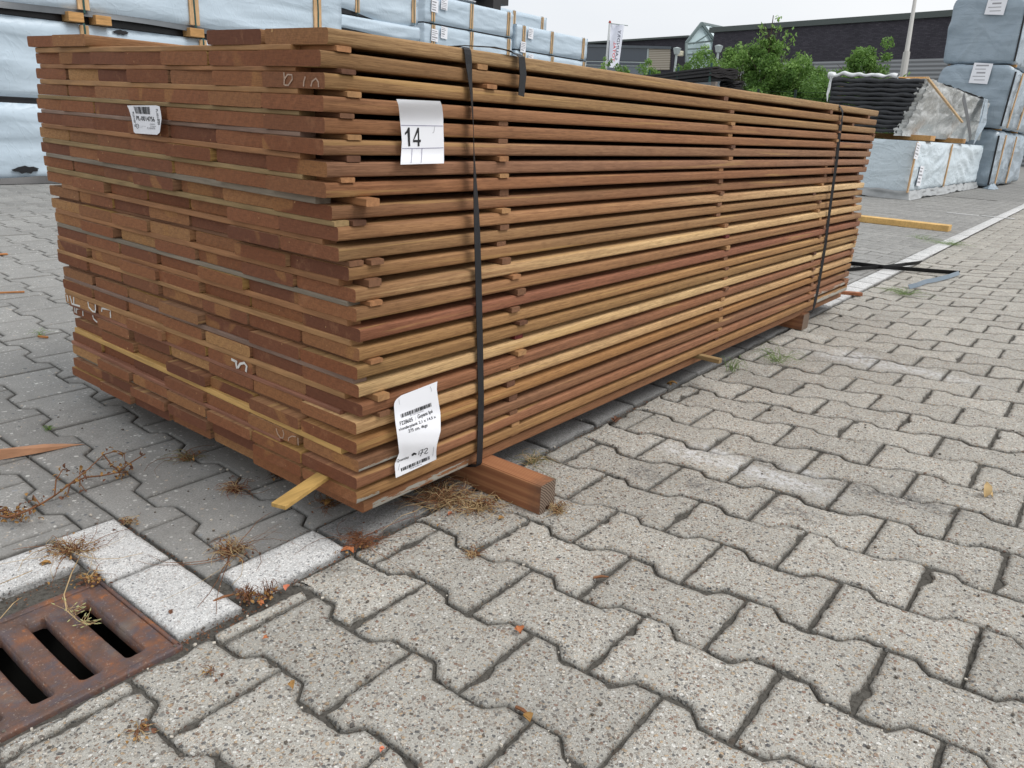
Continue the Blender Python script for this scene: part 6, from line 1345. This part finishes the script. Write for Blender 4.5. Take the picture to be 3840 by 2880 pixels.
for (p, q, lab) in (((1935, 2650), (1985, 2682), 'brown twig lying in the joint near the bottom centre'), ((2225, 2166), (2282, 2163), 'short straw twig on the worn paver corner'), ((800, 2290 - 35), (880, 2290 - 62), 'thin red brown twig on the white kerb stone')):
    a, b = atz(*p, .004), atz(*q, .004); m = MB(); m.tube([a, a.lerp(b, .5) + Vector((0, 0, .002)), b], [.0022, .0026, .001], 5); tag(m.build('twig', DEADB, loc=a), lab, 'twig', 'twigs on the pavement')
# litter of crumbs in the joints along the kerb
m = MB(); rr = random.Random(9)
for _ in range(900):
    k = rr.random()
    if k < .45: x = rr.uniform(-.22, 1.2) ** 1; y = kerb_y(x) - .004 + rr.gauss(0, .005)
    elif k < .65: x = rr.uniform(-.21, .6); y = kerb_y(x) + .108 + rr.gauss(0, .006)
    elif k < .8: x = rr.uniform(-.33, -.19); y = rr.gauss(-.010, .008)
    elif k < .9: x = rr.gauss(-.214, .004); y = rr.uniform(.12, .4)
    else: x = rr.uniform(-.5, -.33); y = rr.gauss(.262, .012)
    leafbit(m, Vector((x, y, rr.uniform(-.009, .0))), rr.uniform(.0015, .005), rr, rr.randint(0, 2), .6)
m.v = [(x, y, z - .004) for x, y, z in m.v]
tag(m.build('plant_litter', [BROWNL, DEADB, plain('dark_litter', lin('4a3628'), .9)], loc=(0, 0, 0)), 'brown plant crumbs lying in the joints along the white kerb', 'plant litter', kind='stuff')
m = MB()
for _ in range(700):
    px, py = rr.uniform(-100, 3840), rr.uniform(1500, 2900); c = atz(px, py)
    if (c - CAM).length > 3.2 or (-.74 < c.x < -.32 and 0 < c.y < .25): continue
    s_ = rr.uniform(.0010, .0030); q = [Vector((rr.gauss(0, 1), rr.gauss(0, 1), rr.gauss(0, .6))).normalized() * s_ for _ in range(6)]
    m.box(c + Vector((0, 0, s_ * .4)), (s_ * 1.5, s_ * rr.uniform(.8, 1.3), s_), Matrix.Rotation(rr.uniform(0, 3), 3, 'Z') @ Matrix.Rotation(rr.uniform(-.5, .5), 3, 'X'), rr.randint(0, 1))
tag(m.build('grit', [plain('grit_pale', lin('b9b2a6'), .9), plain('grit_dark', lin('5d564e'), .9)], loc=(0, 0, 0)), 'loose grit scattered on the pavers', 'grit', kind='stuff')

for o in bpy.data.objects:
    for k in ('_o', '_x', '_y', '_z'):
        if k in o: del o[k]
